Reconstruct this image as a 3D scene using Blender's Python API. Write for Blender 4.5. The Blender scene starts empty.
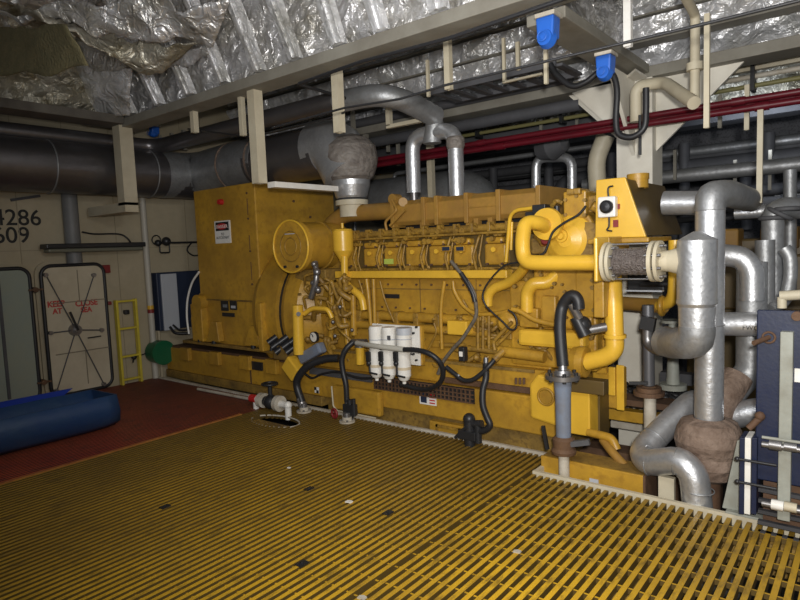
import bpy, bmesh, math, random
from mathutils import Vector, Matrix, noise
random.seed(7)
SC = bpy.context.scene
COL = SC.collection

# ------------------------------------------------------------------ camera survey (world x along the engine, y away, z up)
CAM = Vector((0, 0, 1.6)); F = 600.0
RX = Vector((0.7806, 0.0245, -0.6246)); RY = Vector((0.6238, -0.0929, 0.7760)); RZ = Vector((-0.0390, -0.9954, -0.0878))
RX.normalize(); RY = (RY - RX * RY.dot(RX)).normalized(); RZ = RX.cross(RY)
def P(px, py, x=None, y=None, z=None):
    c = Vector(((px - 400) / F, (py - 300) / F, 1)); d = Vector((RX.dot(c), RY.dot(c), RZ.dot(c)))
    t = (x - CAM.x) / d.x if x is not None else (y - CAM.y) / d.y if y is not None else (z - CAM.z) / d.z
    return CAM + d * t
def PY(pts, y=None):
    return [P(p[0], p[1], y=(p[2] if len(p) > 2 else y)) for p in pts]

# ------------------------------------------------------------------ materials
def mat(name, col, rough=.5, metal=0, dirt=None, amt=.5, scale=4, bump=.0, bscale=60, fine=None, spec=.5, stretch=None, emit=None):
    m = bpy.data.materials.new(name); m.use_nodes = True
    nt = m.node_tree; N = nt.nodes; L = nt.links
    b = N['Principled BSDF']; b.inputs['Base Color'].default_value = (*col, 1)
    b.inputs['Roughness'].default_value = rough; b.inputs['Metallic'].default_value = metal
    b.inputs['Specular IOR Level'].default_value = spec
    tc = N.new('ShaderNodeTexCoord'); mp = N.new('ShaderNodeMapping'); L.new(tc.outputs['Object'], mp.inputs['Vector'])
    if stretch: mp.inputs['Scale'].default_value = stretch
    if dirt:
        n = N.new('ShaderNodeTexNoise'); n.inputs['Scale'].default_value = scale; n.inputs['Detail'].default_value = 8; n.inputs['Roughness'].default_value = .65
        L.new(mp.outputs['Vector'], n.inputs['Vector'])
        r = N.new('ShaderNodeValToRGB'); r.color_ramp.elements[0].position = .35 + .25 * (1 - amt) - .15; r.color_ramp.elements[1].position = .72
        r.color_ramp.elements[0].color = (0, 0, 0, 1); r.color_ramp.elements[1].color = (amt, amt, amt, 1)
        L.new(n.outputs['Fac'], r.inputs['Fac'])
        mx = N.new('ShaderNodeMix'); mx.data_type = 'RGBA'
        mx.inputs['A'].default_value = (*col, 1); mx.inputs['B'].default_value = (*dirt, 1)
        L.new(r.outputs['Color'], mx.inputs['Factor']); out = mx.outputs['Result']
        if fine:
            n2 = N.new('ShaderNodeTexNoise'); n2.inputs['Scale'].default_value = scale * 7; n2.inputs['Detail'].default_value = 4
            L.new(mp.outputs['Vector'], n2.inputs['Vector'])
            r2 = N.new('ShaderNodeValToRGB'); r2.color_ramp.elements[0].position = .5; r2.color_ramp.elements[1].position = .75
            L.new(n2.outputs['Fac'], r2.inputs['Fac'])
            m2 = N.new('ShaderNodeMix'); m2.data_type = 'RGBA'; m2.inputs['B'].default_value = (*fine, 1)
            L.new(r2.outputs['Color'], m2.inputs['Factor']); L.new(out, m2.inputs['A']); out = m2.outputs['Result']
        L.new(out, b.inputs['Base Color'])
        rm = N.new('ShaderNodeMapRange'); rm.inputs['To Min'].default_value = rough * .8; rm.inputs['To Max'].default_value = min(1, rough * 1.35)
        L.new(n.outputs['Fac'], rm.inputs['Value']); L.new(rm.outputs['Result'], b.inputs['Roughness'])
    if bump:
        nb = N.new('ShaderNodeTexNoise'); nb.inputs['Scale'].default_value = bscale; nb.inputs['Detail'].default_value = 5
        L.new(mp.outputs['Vector'], nb.inputs['Vector'])
        bp = N.new('ShaderNodeBump'); bp.inputs['Strength'].default_value = bump; bp.inputs['Distance'].default_value = .03
        L.new(nb.outputs['Fac'], bp.inputs['Height']); L.new(bp.outputs['Normal'], b.inputs['Normal'])
    if emit:
        b.inputs['Emission Color'].default_value = (*col, 1); b.inputs['Emission Strength'].default_value = emit
    return m
M = {}
M['yel'] = mat('genset_yellow', (.60, .335, .032), .36, dirt=(.24, .13, .025), amt=.75, scale=2.6, fine=(.36, .19, .025), bump=.08)
M['yel2'] = mat('worn_yellow', (.52, .30, .04), .42, dirt=(.12, .065, .02), amt=.9, scale=7, fine=(.16, .09, .02), bump=.15)
M['yeld'] = mat('grimy_yellow', (.42, .25, .045), .6, dirt=(.08, .05, .02), amt=.9, scale=4, fine=(.14, .08, .02), bump=.15)
M['yelb'] = mat('bright_yellow', (.80, .48, .045), .3, dirt=(.50, .28, .03), amt=.5, scale=3, bump=.04)
M['ochre'] = mat('heat_browned_yellow', (.44, .24, .04), .5, dirt=(.20, .10, .03), amt=.8, scale=3, fine=(.3, .17, .03))
M['brown'] = mat('rust_brown', (.16, .085, .04), .7, dirt=(.06, .03, .02), amt=.9, scale=6, bump=.2)
M['tankside'] = mat('brown_shaded_side', (.13, .085, .022), .42, dirt=(.08, .05, .02), amt=.8, scale=3)  # dark brown paints in shade, as on the tank's slanting side
M['cream'] = mat('cream_steel_paint', (.62, .56, .42), .5, dirt=(.38, .31, .2), amt=.6, scale=3, bump=.04)
M['wall'] = mat('aged_cream_bulkhead', (.50, .43, .30), .6, dirt=(.33, .27, .17), amt=.7, scale=1.6, fine=(.42, .36, .25), bump=.04)
M['doorp'] = mat('cream_door_paint', (.62, .55, .41), .5, dirt=(.40, .33, .22), amt=.6, scale=3)
M['doorg'] = mat('grey_green_door_paint', (.28, .33, .29), .5, dirt=(.36, .36, .25), amt=.6, scale=3)
M['white'] = mat('white_enamel', (.84, .82, .78), .3, dirt=(.6, .55, .45), amt=.4, scale=8)
M['whitedirty'] = mat('dirty_white_paint', (.62, .58, .5), .5, dirt=(.3, .24, .16), amt=.8, scale=8)
M['black'] = mat('black_rubber', (.018, .018, .02), .45)
M['blackm'] = mat('black_metal', (.03, .03, .032), .4, metal=.3)
M['silver'] = mat('aluminium_lagging', (.74, .75, .77), .36, metal=.78, dirt=(.40, .40, .41), amt=.7, scale=6, fine=(.52, .53, .55), bump=.12, bscale=30)
M['silver2'] = mat('dull_aluminium_lagging', (.46, .47, .49), .45, metal=.65, dirt=(.22, .22, .21), amt=.8, scale=6, fine=(.30, .30, .30), bump=.15, bscale=24)
M['duct'] = mat('dark_duct_cladding', (.24, .23, .24), .33, metal=.8, dirt=(.15, .14, .14), amt=.8, scale=3, bump=.08, bscale=15)
M['steel'] = mat('bare_steel', (.32, .32, .33), .35, metal=.8, dirt=(.14, .10, .07), amt=.5, scale=9)
M['cloth'] = mat('glass_cloth_wrap', (.30, .22, .17), .75, dirt=(.10, .06, .04), amt=.9, scale=7, bump=.8, bscale=22)
M['clothg'] = mat('grey_glass_cloth_wrap', (.30, .27, .24), .5, dirt=(.10, .08, .07), amt=.9, scale=7, bump=1., bscale=14, stretch=(1, 1, 1.4))
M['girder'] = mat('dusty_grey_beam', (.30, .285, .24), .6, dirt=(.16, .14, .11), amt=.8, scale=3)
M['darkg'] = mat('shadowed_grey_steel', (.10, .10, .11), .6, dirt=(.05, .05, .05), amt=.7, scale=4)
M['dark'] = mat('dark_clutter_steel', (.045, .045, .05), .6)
M['red'] = mat('fire_main_red', (.13, .006, .014), .35, dirt=(.06, .006, .01), amt=.6, scale=5)
M['redp'] = mat('signal_red', (.5, .02, .02), .4)
M['blue'] = mat('blue_plate_frame', (.004, .010, .042), .45, dirt=(.012, .018, .04), amt=.5, scale=10, fine=(.008, .012, .035), bump=.04)
M['bluet'] = mat('blue_plastic', (.012, .045, .15), .45, dirt=(.035, .08, .15), amt=.8, scale=5, bump=.2, bscale=12)
M['bluetf'] = mat('bright_blue_plastic', (.02, .05, .36), .5)
M['bluel'] = mat('blue_moulded_plastic', (.02, .12, .52), .4)
M['navy'] = mat('dark_navy_panel', (.02, .03, .06), .5)
M['bluegrey'] = mat('blue_grey_painted_pipe', (.20, .26, .37), .4, dirt=(.16, .15, .15), amt=.9, scale=7)
M['greyp'] = mat('grey_green_paint', (.36, .38, .34), .5, dirt=(.2, .19, .15), amt=.8, scale=8)
M['greyl'] = mat('light_grey_panel', (.48, .50, .54), .45)
M['green'] = mat('green_paint', (.01, .12, .05), .4)
M['yellowl'] = mat('ladder_yellow', (.72, .58, .05), .45, dirt=(.4, .3, .05), amt=.5, scale=8)
M['gauge'] = mat('gauge_face_white', (.7, .7, .66), .3)
M['insul'] = mat('brown_insulation_wool', (.24, .20, .10), .95, dirt=(.13, .12, .06), amt=.9, scale=9, bump=.9, bscale=50)
M['mesh'] = mat('braided_bellows', (.16, .13, .12), .5, metal=.5, dirt=(.3, .26, .24), amt=.9, scale=30, bump=1., bscale=90)
M['redtag'] = mat('dark_red_plate', (.22, .02, .02), .5)
M['clear'] = mat('clear_braided_tube', (.5, .48, .42), .25)
M['blacktxt'] = mat('black_stencil', (.02, .02, .02), .7)
M['redtxt'] = mat('red_stencil', (.50, .06, .05), .7)

def foilmat(name, base, dirt, rough=.33, bs=7, strength=.9, metal=.6):
    m = bpy.data.materials.new(name); m.use_nodes = True; nt = m.node_tree; N = nt.nodes; L = nt.links
    b = N['Principled BSDF']; b.inputs['Metallic'].default_value = metal; b.inputs['Roughness'].default_value = rough
    tc = N.new('ShaderNodeTexCoord')
    n = N.new('ShaderNodeTexNoise'); n.inputs['Scale'].default_value = 2.3; n.inputs['Detail'].default_value = 9; n.inputs['Roughness'].default_value = .7
    L.new(tc.outputs['Object'], n.inputs['Vector'])
    r = N.new('ShaderNodeValToRGB'); e = r.color_ramp.elements; e[0].position = .36; e[1].position = .56; e[0].color = (*dirt, 1); e[1].color = (*base, 1)
    e2 = r.color_ramp.elements.new(.27); e2.color = (.10, .065, .035, 1)
    L.new(n.outputs['Fac'], r.inputs['Fac']); L.new(r.outputs['Color'], b.inputs['Base Color'])
    v = N.new('ShaderNodeTexNoise'); v.noise_type = 'RIDGED_MULTIFRACTAL'; v.inputs['Scale'].default_value = bs; v.inputs['Detail'].default_value = 3
    L.new(tc.outputs['Object'], v.inputs['Vector'])
    w = N.new('ShaderNodeTexNoise'); w.inputs['Scale'].default_value = bs * 2.5; w.inputs['Detail'].default_value = 4; w.inputs['Distortion'].default_value = 1.2
    L.new(tc.outputs['Object'], w.inputs['Vector'])
    ad = N.new('ShaderNodeMath'); ad.operation = 'ADD'; L.new(v.outputs['Fac'], ad.inputs[0]); L.new(w.outputs['Fac'], ad.inputs[1])
    bp = N.new('ShaderNodeBump'); bp.inputs['Strength'].default_value = strength; bp.inputs['Distance'].default_value = .05
    L.new(ad.outputs['Value'], bp.inputs['Height']); L.new(bp.outputs['Normal'], b.inputs['Normal'])
    return m
M['foil'] = foilmat('crumpled_foil', (.88, .87, .88), (.52, .49, .42), rough=.30, bs=4, strength=1., metal=.65)
M['foild'] = foilmat('dusty_foil', (.62, .59, .50), (.30, .26, .17), rough=.36, metal=.6, bs=4, strength=1.)
M['foilb'] = foilmat('bright_foil', (.93, .93, .95), (.6, .59, .55), rough=.34, metal=.5, bs=3, strength=1.)

def gratemat(name, c1, c2, c3, gx=.55):
    m = bpy.data.materials.new(name); m.use_nodes = True; nt = m.node_tree; N = nt.nodes; L = nt.links
    b = N['Principled BSDF']; b.inputs['Roughness'].default_value = .5
    tc = N.new('ShaderNodeTexCoord')
    n = N.new('ShaderNodeTexNoise'); n.inputs['Scale'].default_value = 1.1; n.inputs['Detail'].default_value = 7; n.inputs['Roughness'].default_value = .6
    L.new(tc.outputs['Object'], n.inputs['Vector'])
    r = N.new('ShaderNodeValToRGB'); e = r.color_ramp.elements; e[0].position = .40; e[1].position = .60; e[0].color = (*c2, 1); e[1].color = (*c1, 1)
    L.new(n.outputs['Fac'], r.inputs['Fac'])
    n2 = N.new('ShaderNodeTexNoise'); n2.inputs['Scale'].default_value = 14; n2.inputs['Detail'].default_value = 8; n2.inputs['Roughness'].default_value = .7
    gm = N.new('ShaderNodeMapping'); gm.inputs['Scale'].default_value = (1, .35, 1); L.new(tc.outputs['Object'], gm.inputs['Vector']); L.new(gm.outputs['Vector'], n2.inputs['Vector'])
    r2 = N.new('ShaderNodeValToRGB'); r2.color_ramp.elements[0].position = .50; r2.color_ramp.elements[1].position = .72
    L.new(n2.outputs['Fac'], r2.inputs['Fac'])
    mx = N.new('ShaderNodeMix'); mx.data_type = 'RGBA'; L.new(r2.outputs['Color'], mx.inputs['Factor']); L.new(r.outputs['Color'], mx.inputs['A']); mx.inputs['B'].default_value = (*c3, 1)
    # light falloff painted in: browner with y, darker towards the bulkhead
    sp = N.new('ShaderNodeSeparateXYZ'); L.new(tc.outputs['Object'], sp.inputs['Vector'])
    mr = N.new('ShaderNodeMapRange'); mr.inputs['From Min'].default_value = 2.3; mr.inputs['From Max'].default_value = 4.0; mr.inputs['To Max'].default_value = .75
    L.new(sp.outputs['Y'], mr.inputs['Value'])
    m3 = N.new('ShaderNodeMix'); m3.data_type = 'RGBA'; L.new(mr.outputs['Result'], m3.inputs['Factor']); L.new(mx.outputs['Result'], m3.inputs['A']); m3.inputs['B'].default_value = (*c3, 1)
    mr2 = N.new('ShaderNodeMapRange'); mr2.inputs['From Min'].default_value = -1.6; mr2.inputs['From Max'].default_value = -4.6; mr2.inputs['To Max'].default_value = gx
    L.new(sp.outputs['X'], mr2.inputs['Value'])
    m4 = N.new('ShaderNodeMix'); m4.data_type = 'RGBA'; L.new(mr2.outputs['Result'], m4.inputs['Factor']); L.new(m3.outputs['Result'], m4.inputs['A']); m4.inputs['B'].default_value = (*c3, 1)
    # bar flanks painted darker than the tops to deepen the shade between bars
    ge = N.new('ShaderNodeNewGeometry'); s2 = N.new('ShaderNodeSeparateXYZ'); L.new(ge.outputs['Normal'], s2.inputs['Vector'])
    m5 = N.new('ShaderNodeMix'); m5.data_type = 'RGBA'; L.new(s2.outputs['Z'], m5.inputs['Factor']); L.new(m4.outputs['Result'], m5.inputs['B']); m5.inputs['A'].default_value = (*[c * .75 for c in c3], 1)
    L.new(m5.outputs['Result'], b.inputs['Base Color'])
    return m
M['grate'] = gratemat('shaded_yellow_grating', (.74, .43, .022), (.52, .30, .02), (.13, .080, .018))
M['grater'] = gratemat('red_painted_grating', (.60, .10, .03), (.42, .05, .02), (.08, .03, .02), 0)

# ------------------------------------------------------------------ mesh builder
def frame(d):
    d = d.normalized(); a = Vector((0, 0, 1)) if abs(d.z) < .9 else Vector((1, 0, 0))
    u = d.cross(a).normalized(); return u, d.cross(u).normalized()
SPLIT = set("injector_fitting rocker_cover lifting_lug fuel_line manifold_clamp gallery_clamp ring_bolt cover_bolt housing_bolt pump_bolt plenum_foot plenum_flange auxiliary_pipework starter_wiring fastener foot_bolt grey_wiring accessory_block bolt flange_bolt tie_rod rail_stud plate_bolt fuel_pipe_bundle sensor_box sensor_label data_plate data_plate_print seam_band block_side_cover pump_block solenoid_line tank_tag lid_latch shadowed_bracket coupling turbo_linkage oil_gallery supply_cable hinge gland rack_clip lid_embossing panel_seam guard_frame marker_plate sight_hook base_box_door white_rail linkage cover_joint sticker_stripe pvc_flange hose_tail foil_strip".split())
class MB:
    def pieces(s):
        par = {}
        def find(a):
            while par.setdefault(a, a) != a: par[a] = par[par[a]]; a = par[a]
            return a
        key = [(round(p.x, 4), round(p.y, 4), round(p.z, 4)) for p in s.v]
        for f in s.f:
            r = find(key[f[0]])
            for i in f[1:]: par[find(key[i])] = r
        out = {}
        for f, m in zip(s.f, s.s):
            q = out.setdefault(find(key[f[0]]), (MB(), {}))
            b, ix = q
            for i in f:
                if i not in ix: ix[i] = len(b.v); b.v.append(s.v[i])
            b.face([ix[i] for i in f], m)
        return [q[0] for q in out.values()]
    def __init__(s): s.v = []; s.f = []; s.s = []
    def face(s, idx, sm=False): s.f.append(idx); s.s.append(sm)
    def box(s, x0, x1, y0, y1, z0, z1):
        x0, x1 = sorted((x0, x1)); y0, y1 = sorted((y0, y1)); z0, z1 = sorted((z0, z1)); b = len(s.v)
        s.v += [Vector(p) for p in ((x0,y0,z0),(x1,y0,z0),(x1,y1,z0),(x0,y1,z0),(x0,y0,z1),(x1,y0,z1),(x1,y1,z1),(x0,y1,z1))]
        for q in ((3,2,1,0),(4,5,6,7),(0,1,5,4),(1,2,6,5),(2,3,7,6),(3,0,4,7)): s.face([b + i for i in q])
        return s
    def pbox(s, px0, py0, px1, py1, y, d):
        a = P(px0, py0, y=y); c = P(px1, py1, y=y); return s.box(a.x, c.x, y, y + d, a.z, c.z)
    def obox(s, c, u, v, w):   # centre and half vectors
        c = Vector(c); u = Vector(u); v = Vector(v); w = Vector(w); b = len(s.v)
        if u.cross(v).dot(w) < 0: u = -u
        for k in (-1, 1):
            for (i, j) in ((-1, -1), (1, -1), (1, 1), (-1, 1)): s.v.append(c + u * i + v * j + w * k)
        for q in ((3,2,1,0),(4,5,6,7),(0,1,5,4),(1,2,6,5),(2,3,7,6),(3,0,4,7)): s.face([b + i for i in q])
        return s
    def bar(s, p0, p1, w, h=None, up=(0, 0, 1)):
        p0 = Vector(p0); p1 = Vector(p1); d = (p1 - p0); h = h or w
        u = d.cross(Vector(up)); u = u.normalized() if u.length > 1e-5 else Vector((1, 0, 0))
        v = u.cross(d).normalized()
        return s.obox((p0 + p1) / 2, u * w / 2, v * h / 2, d / 2)
    def prism(s, pts, vec):
        pts = [Vector(p) for p in pts]; vec = Vector(vec); n = len(pts); b = len(s.v)
        nn = sum(((pts[i] - pts[0]).cross(pts[(i + 1) % n] - pts[0]) for i in range(n)), Vector())
        if nn.dot(vec) > 0: pts = pts[::-1]
        s.v += pts + [p + vec for p in pts]
        s.face(list(range(b, b + n))); s.face(list(range(b + 2 * n - 1, b + n - 1, -1)))
        for i in range(n): j = (i + 1) % n; s.face([b + j, b + i, b + n + i, b + n + j])
        return s
    def rings(s, rings, cap=True, sm=True):
        n = len(rings[0]); b = len(s.v)
        for r in rings: s.v += r
        for k in range(len(rings) - 1):
            for i in range(n):
                j = (i + 1) % n; s.face([b + k*n + i, b + k*n + j, b + (k+1)*n + j, b + (k+1)*n + i], sm)
        if cap:
            c = len(s.v); s.v += list(rings[0]); s.face(list(range(c + n - 1, c - 1, -1)))
            c = len(s.v); s.v += list(rings[-1]); s.face(list(range(c, c + n)))
        return s
    def cyl(s, p0, p1, r, r2=None, n=20, cap=True):
        p0 = Vector(p0); p1 = Vector(p1); r2 = r if r2 is None else r2; u, v = frame(p1 - p0)
        A = [math.tau * i / n for i in range(n)]
        return s.rings([[p0 + (u*math.cos(a) + v*math.sin(a)) * r for a in A], [p1 + (u*math.cos(a) + v*math.sin(a)) * r2 for a in A]], cap)
    def lathe(s, o, ax, prof, n=24):    # prof: (distance along axis, radius); doubled points give hard edges
        o = Vector(o); ax = Vector(ax).normalized(); u, v = frame(ax); A = [math.tau * i / n for i in range(n)]
        for k in range(len(prof) - 1):
            (h0, r0), (h1, r1) = prof[k], prof[k + 1]
            s.rings([[o + ax*h0 + (u*math.cos(a) + v*math.sin(a)) * max(r0, 1e-4) for a in A], [o + ax*h1 + (u*math.cos(a) + v*math.sin(a)) * max(r1, 1e-4) for a in A]], False)
        return s
    def tube(s, pts, r, n=10, fil=None, seg=6, cap=True):
        pts = [Vector(p) for p in pts]; fil = r * 2.2 if fil is None else fil
        if len(pts) > 2 and fil > 0:
            out = [pts[0]]
            for i in range(1, len(pts) - 1):
                a, b_, c = pts[i-1], pts[i], pts[i+1]
                la = (a - b_).length; lc = (c - b_).length; t = min(fil, la * .48, lc * .48)
                q0 = b_ + (a - b_).normalized() * t; q1 = b_ + (c - b_).normalized() * t
                for k in range(seg + 1):
                    w = k / seg; out.append(q0 * (1-w)**2 + b_ * 2 * w * (1-w) + q1 * w * w)
            out.append(pts[-1]); pts = out
        pts = [p for i, p in enumerate(pts) if i == 0 or (p - pts[i-1]).length > 1e-5]
        d = (pts[1] - pts[0]).normalized(); u, v = frame(d); R = []
        for i, p in enumerate(pts):
            if i == 0: t = pts[1] - pts[0]
            elif i == len(pts) - 1: t = pts[-1] - pts[-2]
            else: t = (pts[i+1] - p).normalized() + (p - pts[i-1]).normalized()
            t = t.normalized(); u = (u - t * u.dot(t)).normalized(); v = t.cross(u)
            rr = r[min(i, len(r)-1)] if isinstance(r, (list, tuple)) else r
            R.append([p + (u * math.cos(math.tau*k/n) + v * math.sin(math.tau*k/n)) * rr for k in range(n)])
        return s.rings(R, cap)
    def curve(s, pts, r, n=8, sub=6):   # Catmull-Rom through the points
        pts = [Vector(p) for p in pts]; q = [pts[0]*2 - pts[1]] + pts + [pts[-1]*2 - pts[-2]]; out = []
        for i in range(1, len(q) - 2):
            a, b, c, d = q[i-1:i+3]
            for k in range(sub):
                t = k / sub; out.append(.5 * ((2*b) + (c-a)*t + (2*a-5*b+4*c-d)*t*t + (3*b-a-3*c+d)*t**3))
        out.append(pts[-1]); return s.tube(out, r, n, fil=0)
    def ball(s, c, r, n=16, sc=(1, 1, 1)):
        c = Vector(c); R = []
        for k in range(n // 2 + 1):
            a = math.pi * k / (n // 2)
            R.append([c + Vector((math.sin(a)*math.cos(math.tau*i/n)*r*sc[0], math.sin(a)*math.sin(math.tau*i/n)*r*sc[1], -math.cos(a)*r*sc[2])) for i in range(n)])
        return s.rings(R, False)
    def torus(s, c, ax, R_, r, n=24, m=8):
        c = Vector(c); u, v = frame(Vector(ax)); ax = Vector(ax).normalized(); R = []
        for k in range(n + 1):
            a = math.tau*k/n; e = u*math.cos(a) + v*math.sin(a)
            R.append([c + e * (R_ + r*math.cos(math.tau*i/m)) + ax * r * math.sin(math.tau*i/m) for i in range(m)])
        return s.rings(R, False)
    def build(s, name, m, parent=None, bevel=0, label=None, kind=None, cat=None, group=None, org=None):
        if name in SPLIT and parent is not None:
            ps = s.pieces()
            if len(ps) > 1:
                r = None
                for b in ps[:98]: r = b._build(name, m, parent, bevel, label, kind, cat, group, org)
                return r
        return s._build(name, m, parent, bevel, label, kind, cat, group, org)
    def _build(s, name, m, parent=None, bevel=0, label=None, kind=None, cat=None, group=None, org=None):
        me = bpy.data.meshes.new(name); o0 = Vector((0, 0, 0))
        root = parent
        while root is not None and root.parent: root = root.parent
        if root is not None: o0 = WORG[root.name]
        elif org is not None: o0 = Vector(org)
        elif kind != 'structure' and s.v:
            lo = Vector((min(p.x for p in s.v), min(p.y for p in s.v), min(p.z for p in s.v))); hi = Vector((max(p.x for p in s.v), max(p.y for p in s.v), 0))
            o0 = Vector(((lo.x+hi.x)/2, (lo.y+hi.y)/2, lo.z))
        me.from_pydata([tuple(p - o0) for p in s.v], [], s.f); me.update()
        me.polygons.foreach_set('use_smooth', s.s); 
        bm = bmesh.new(); bm.from_mesh(me); bmesh.ops.remove_doubles(bm, verts=bm.verts, dist=1e-6) if False else None; bmesh.ops.recalc_face_normals(bm, faces=bm.faces); bm.to_mesh(me); bm.free()
        me.materials.append(m)
        o = bpy.data.objects.new(name, me); COL.objects.link(o)
        if parent is not None: o.parent = parent
        else: o.location = o0; WORG[o.name] = o0
        if bevel:
            md = o.modifiers.new('bevel', 'BEVEL'); md.width = bevel; md.segments = 2; md.limit_method = 'ANGLE'
        if label: o['label'] = label
        if cat: o['category'] = cat
        if kind: o['kind'] = kind
        if group: o['group'] = group
        return o
WORG = {}
def thing(name, label, cat, loc, group=None):
    o = bpy.data.objects.new(name, None); COL.objects.link(o); o.location = loc; WORG[o.name] = Vector(loc)
    o.empty_display_size = .1; o['label'] = label; o['category'] = cat
    if group: o['group'] = group
    return o
def text(name, body, size, at, face, m, parent=None, thick=.001, sx=1.0, align='LEFT', label=None, bold=0.):
    cu = bpy.data.curves.new(name, 'FONT'); cu.body = body; cu.size = size; cu.extrude = thick; cu.offset = bold; cu.align_x = align; cu.space_line = .9
    to = bpy.data.objects.new(name, cu); COL.objects.link(to); bpy.context.view_layer.update()
    me = bpy.data.meshes.new_from_object(to.evaluated_get(bpy.context.evaluated_depsgraph_get()))
    COL.objects.unlink(to); bpy.data.objects.remove(to)
    if face == 'x': R = Matrix(((0, 0, 1), (1, 0, 0), (0, 1, 0)))
    else: R = Matrix(((1, 0, 0), (0, 0, -1), (0, 1, 0)))
    root = parent
    while root is not None and root.parent: root = root.parent
    o0 = WORG[root.name] if root is not None else Vector()
    for v in me.vertices: v.co = R @ Vector((v.co.x * sx, v.co.y, v.co.z)) + Vector(at) - o0
    me.materials.append(m); o = bpy.data.objects.new(name, me); COL.objects.link(o)
    if parent is not None: o.parent = parent
    if label: o['label'] = label
    return o
S = 'structure'
# ================================================================== SETTING
X0, X1 = -4.95, 1.8
def grating(name, x0, x1, y0, y1, m, hole=None, pitch=.045, name_dark=True):
    b = MB(); x = x0 + .011
    while x < x1:
        segs = [(y0, y1)]
        if hole and abs(x - hole[0]) < hole[2]:
            h = math.sqrt(1 - ((x - hole[0]) / hole[2])**2) * hole[3]; segs = [(y0, hole[1] - h), (hole[1] + h, y1)]
        for a, c in segs: b.box(x, x + pitch*.52, a, c, -.045, 0)
        x += pitch
    y = y0 + .07
    while y < y1:
        segs = [(x0, x1)]
        if hole and abs(y - hole[1]) < hole[3]:
            h = math.sqrt(1 - ((y - hole[1]) / hole[3])**2) * hole[2]; segs = [(x0, hole[0] - h), (hole[0] + h, x1)]
        for a, c in segs: b.box(a, c, y, y + .011, -.032, -.012 if name_dark else -.006)
        y += .152
    return b.build(name, m, kind=S)
HX = P(275, 420, z=0)
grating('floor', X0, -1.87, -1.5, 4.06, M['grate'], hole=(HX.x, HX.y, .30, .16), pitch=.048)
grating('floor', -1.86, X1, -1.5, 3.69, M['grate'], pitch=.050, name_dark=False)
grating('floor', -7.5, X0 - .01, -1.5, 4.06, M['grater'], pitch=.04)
MB().box(-7.5, X0 - .02, -1.5, 4.06, -.05, -.036).build('floor', M['grater'], kind=S)
MB().box(-8, 4, -2, 11, -.86, -.8).build('floor', mat('dark_tank_top', (.045, .04, .035), .5, dirt=(.12, .11, .1), amt=.7, scale=3), kind=S)
# joists under the grating
b = MB()
for y in (.2, 1.4, 2.6, 3.55): b.box(-7.5, 1.8, y, y + .07, -.20, -.037)
for x in (-4.95, -3.4, -1.87, -.9): b.box(x, x + .06, -1.5, 3.6, -.20, -.04)
b.build('trim_1', M['yeld'], kind=S)
# pale angle edging and retaining strip round the grating
def edging(n, pts, m):
    b = MB()
    for a, c in zip(pts, pts[1:]): b.bar(a, c, .028, .06)
    return b.build(n, m, kind=S)
edging('trim_2', [(-7.5, 4.08, -.012), (-1.84, 4.08, -.012)], M['whitedirty'])
edging('trim_3', [(-1.84, 4.08, -.014), (-1.84, 3.71, -.014)], M['cream'])
edging('trim_4', [(-1.855, 3.71, -.012), (X1, 3.71, -.012)], M['cream'])
MB().bar((X0, .5, .003), (X0, 3.55, .003), .03, .010).build('trim_5', mat('rubbed_orange_strip', (.5, .22, .05), .5, dirt=(.25, .06, .02), amt=.9, scale=9), kind=S)
# bulkhead at left, with weld seams
WX = -7.55
b = MB().box(WX - .06, WX, -2, 10.6, -.8, 4.3)
b.build('wall_left', M['wall'], kind=S)
b = MB()
for y in (2.62, 3.16, 3.71, 4.06, 4.7): b.box(WX, WX + .006, y, y + .008, -.1, 3.9)
b.box(WX, WX + .006, -1, 5, 1.72, 1.728)
b.build('trim_6', mat('weld_seam', (.33, .28, .19), .6), kind=S)
MB().box(-7.6, 4, 10.6, 10.7, -.8, 4.3).build('wall_back', mat('dim_far_bulkhead', (.10, .105, .12), .7, dirt=(.26, .26, .28), amt=.9, scale=5, fine=(.02, .02, .02)), kind=S)
# ceiling: crumpled foil over the deck head
def sheet(name, o, u, v, nu, nv, amp, freq, m, seed=0, n=None, fold=0, **kw):
    o = Vector(o); u = Vector(u); v = Vector(v); nn = Vector(n).normalized() if n else u.cross(v).normalized(); s = MB(); sv = Vector((seed*13.1, seed*7.7, 0))
    for j in range(nv + 1):
        for i in range(nu + 1):
            p = o + u * (i/nu) + v * (j/nv); q = p * freq + sv
            d = noise.turbulence(q, 4, False) - .6 + .45 * noise.noise(q * 3.1)
            if fold: d += fold * abs(math.sin((i/nu) * u.length * 7.3 + 1.5 * noise.noise(p * 1.3)))
            s.v.append(p + nn * d * amp)
    for j in range(nv):
        for i in range(nu):
            a = j*(nu+1) + i; s.face([a, a+1, a+nu+2, a+nu+1], False)
    return s.build(name, m, **kw)
sheet('ceiling', (-7.6, -2, 4.15), (9.6, 0, 0), (0, 5.5, 0), 120, 70, .16, 2.2, M['foil'], 1, kind=S)
sheet('ceiling', (-7.6, 3.5, 3.95), (9.6, 0, 0), (0, 7.2, 0), 120, 80, .14, 2.0, M['foild'], 2, kind=S)
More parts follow.
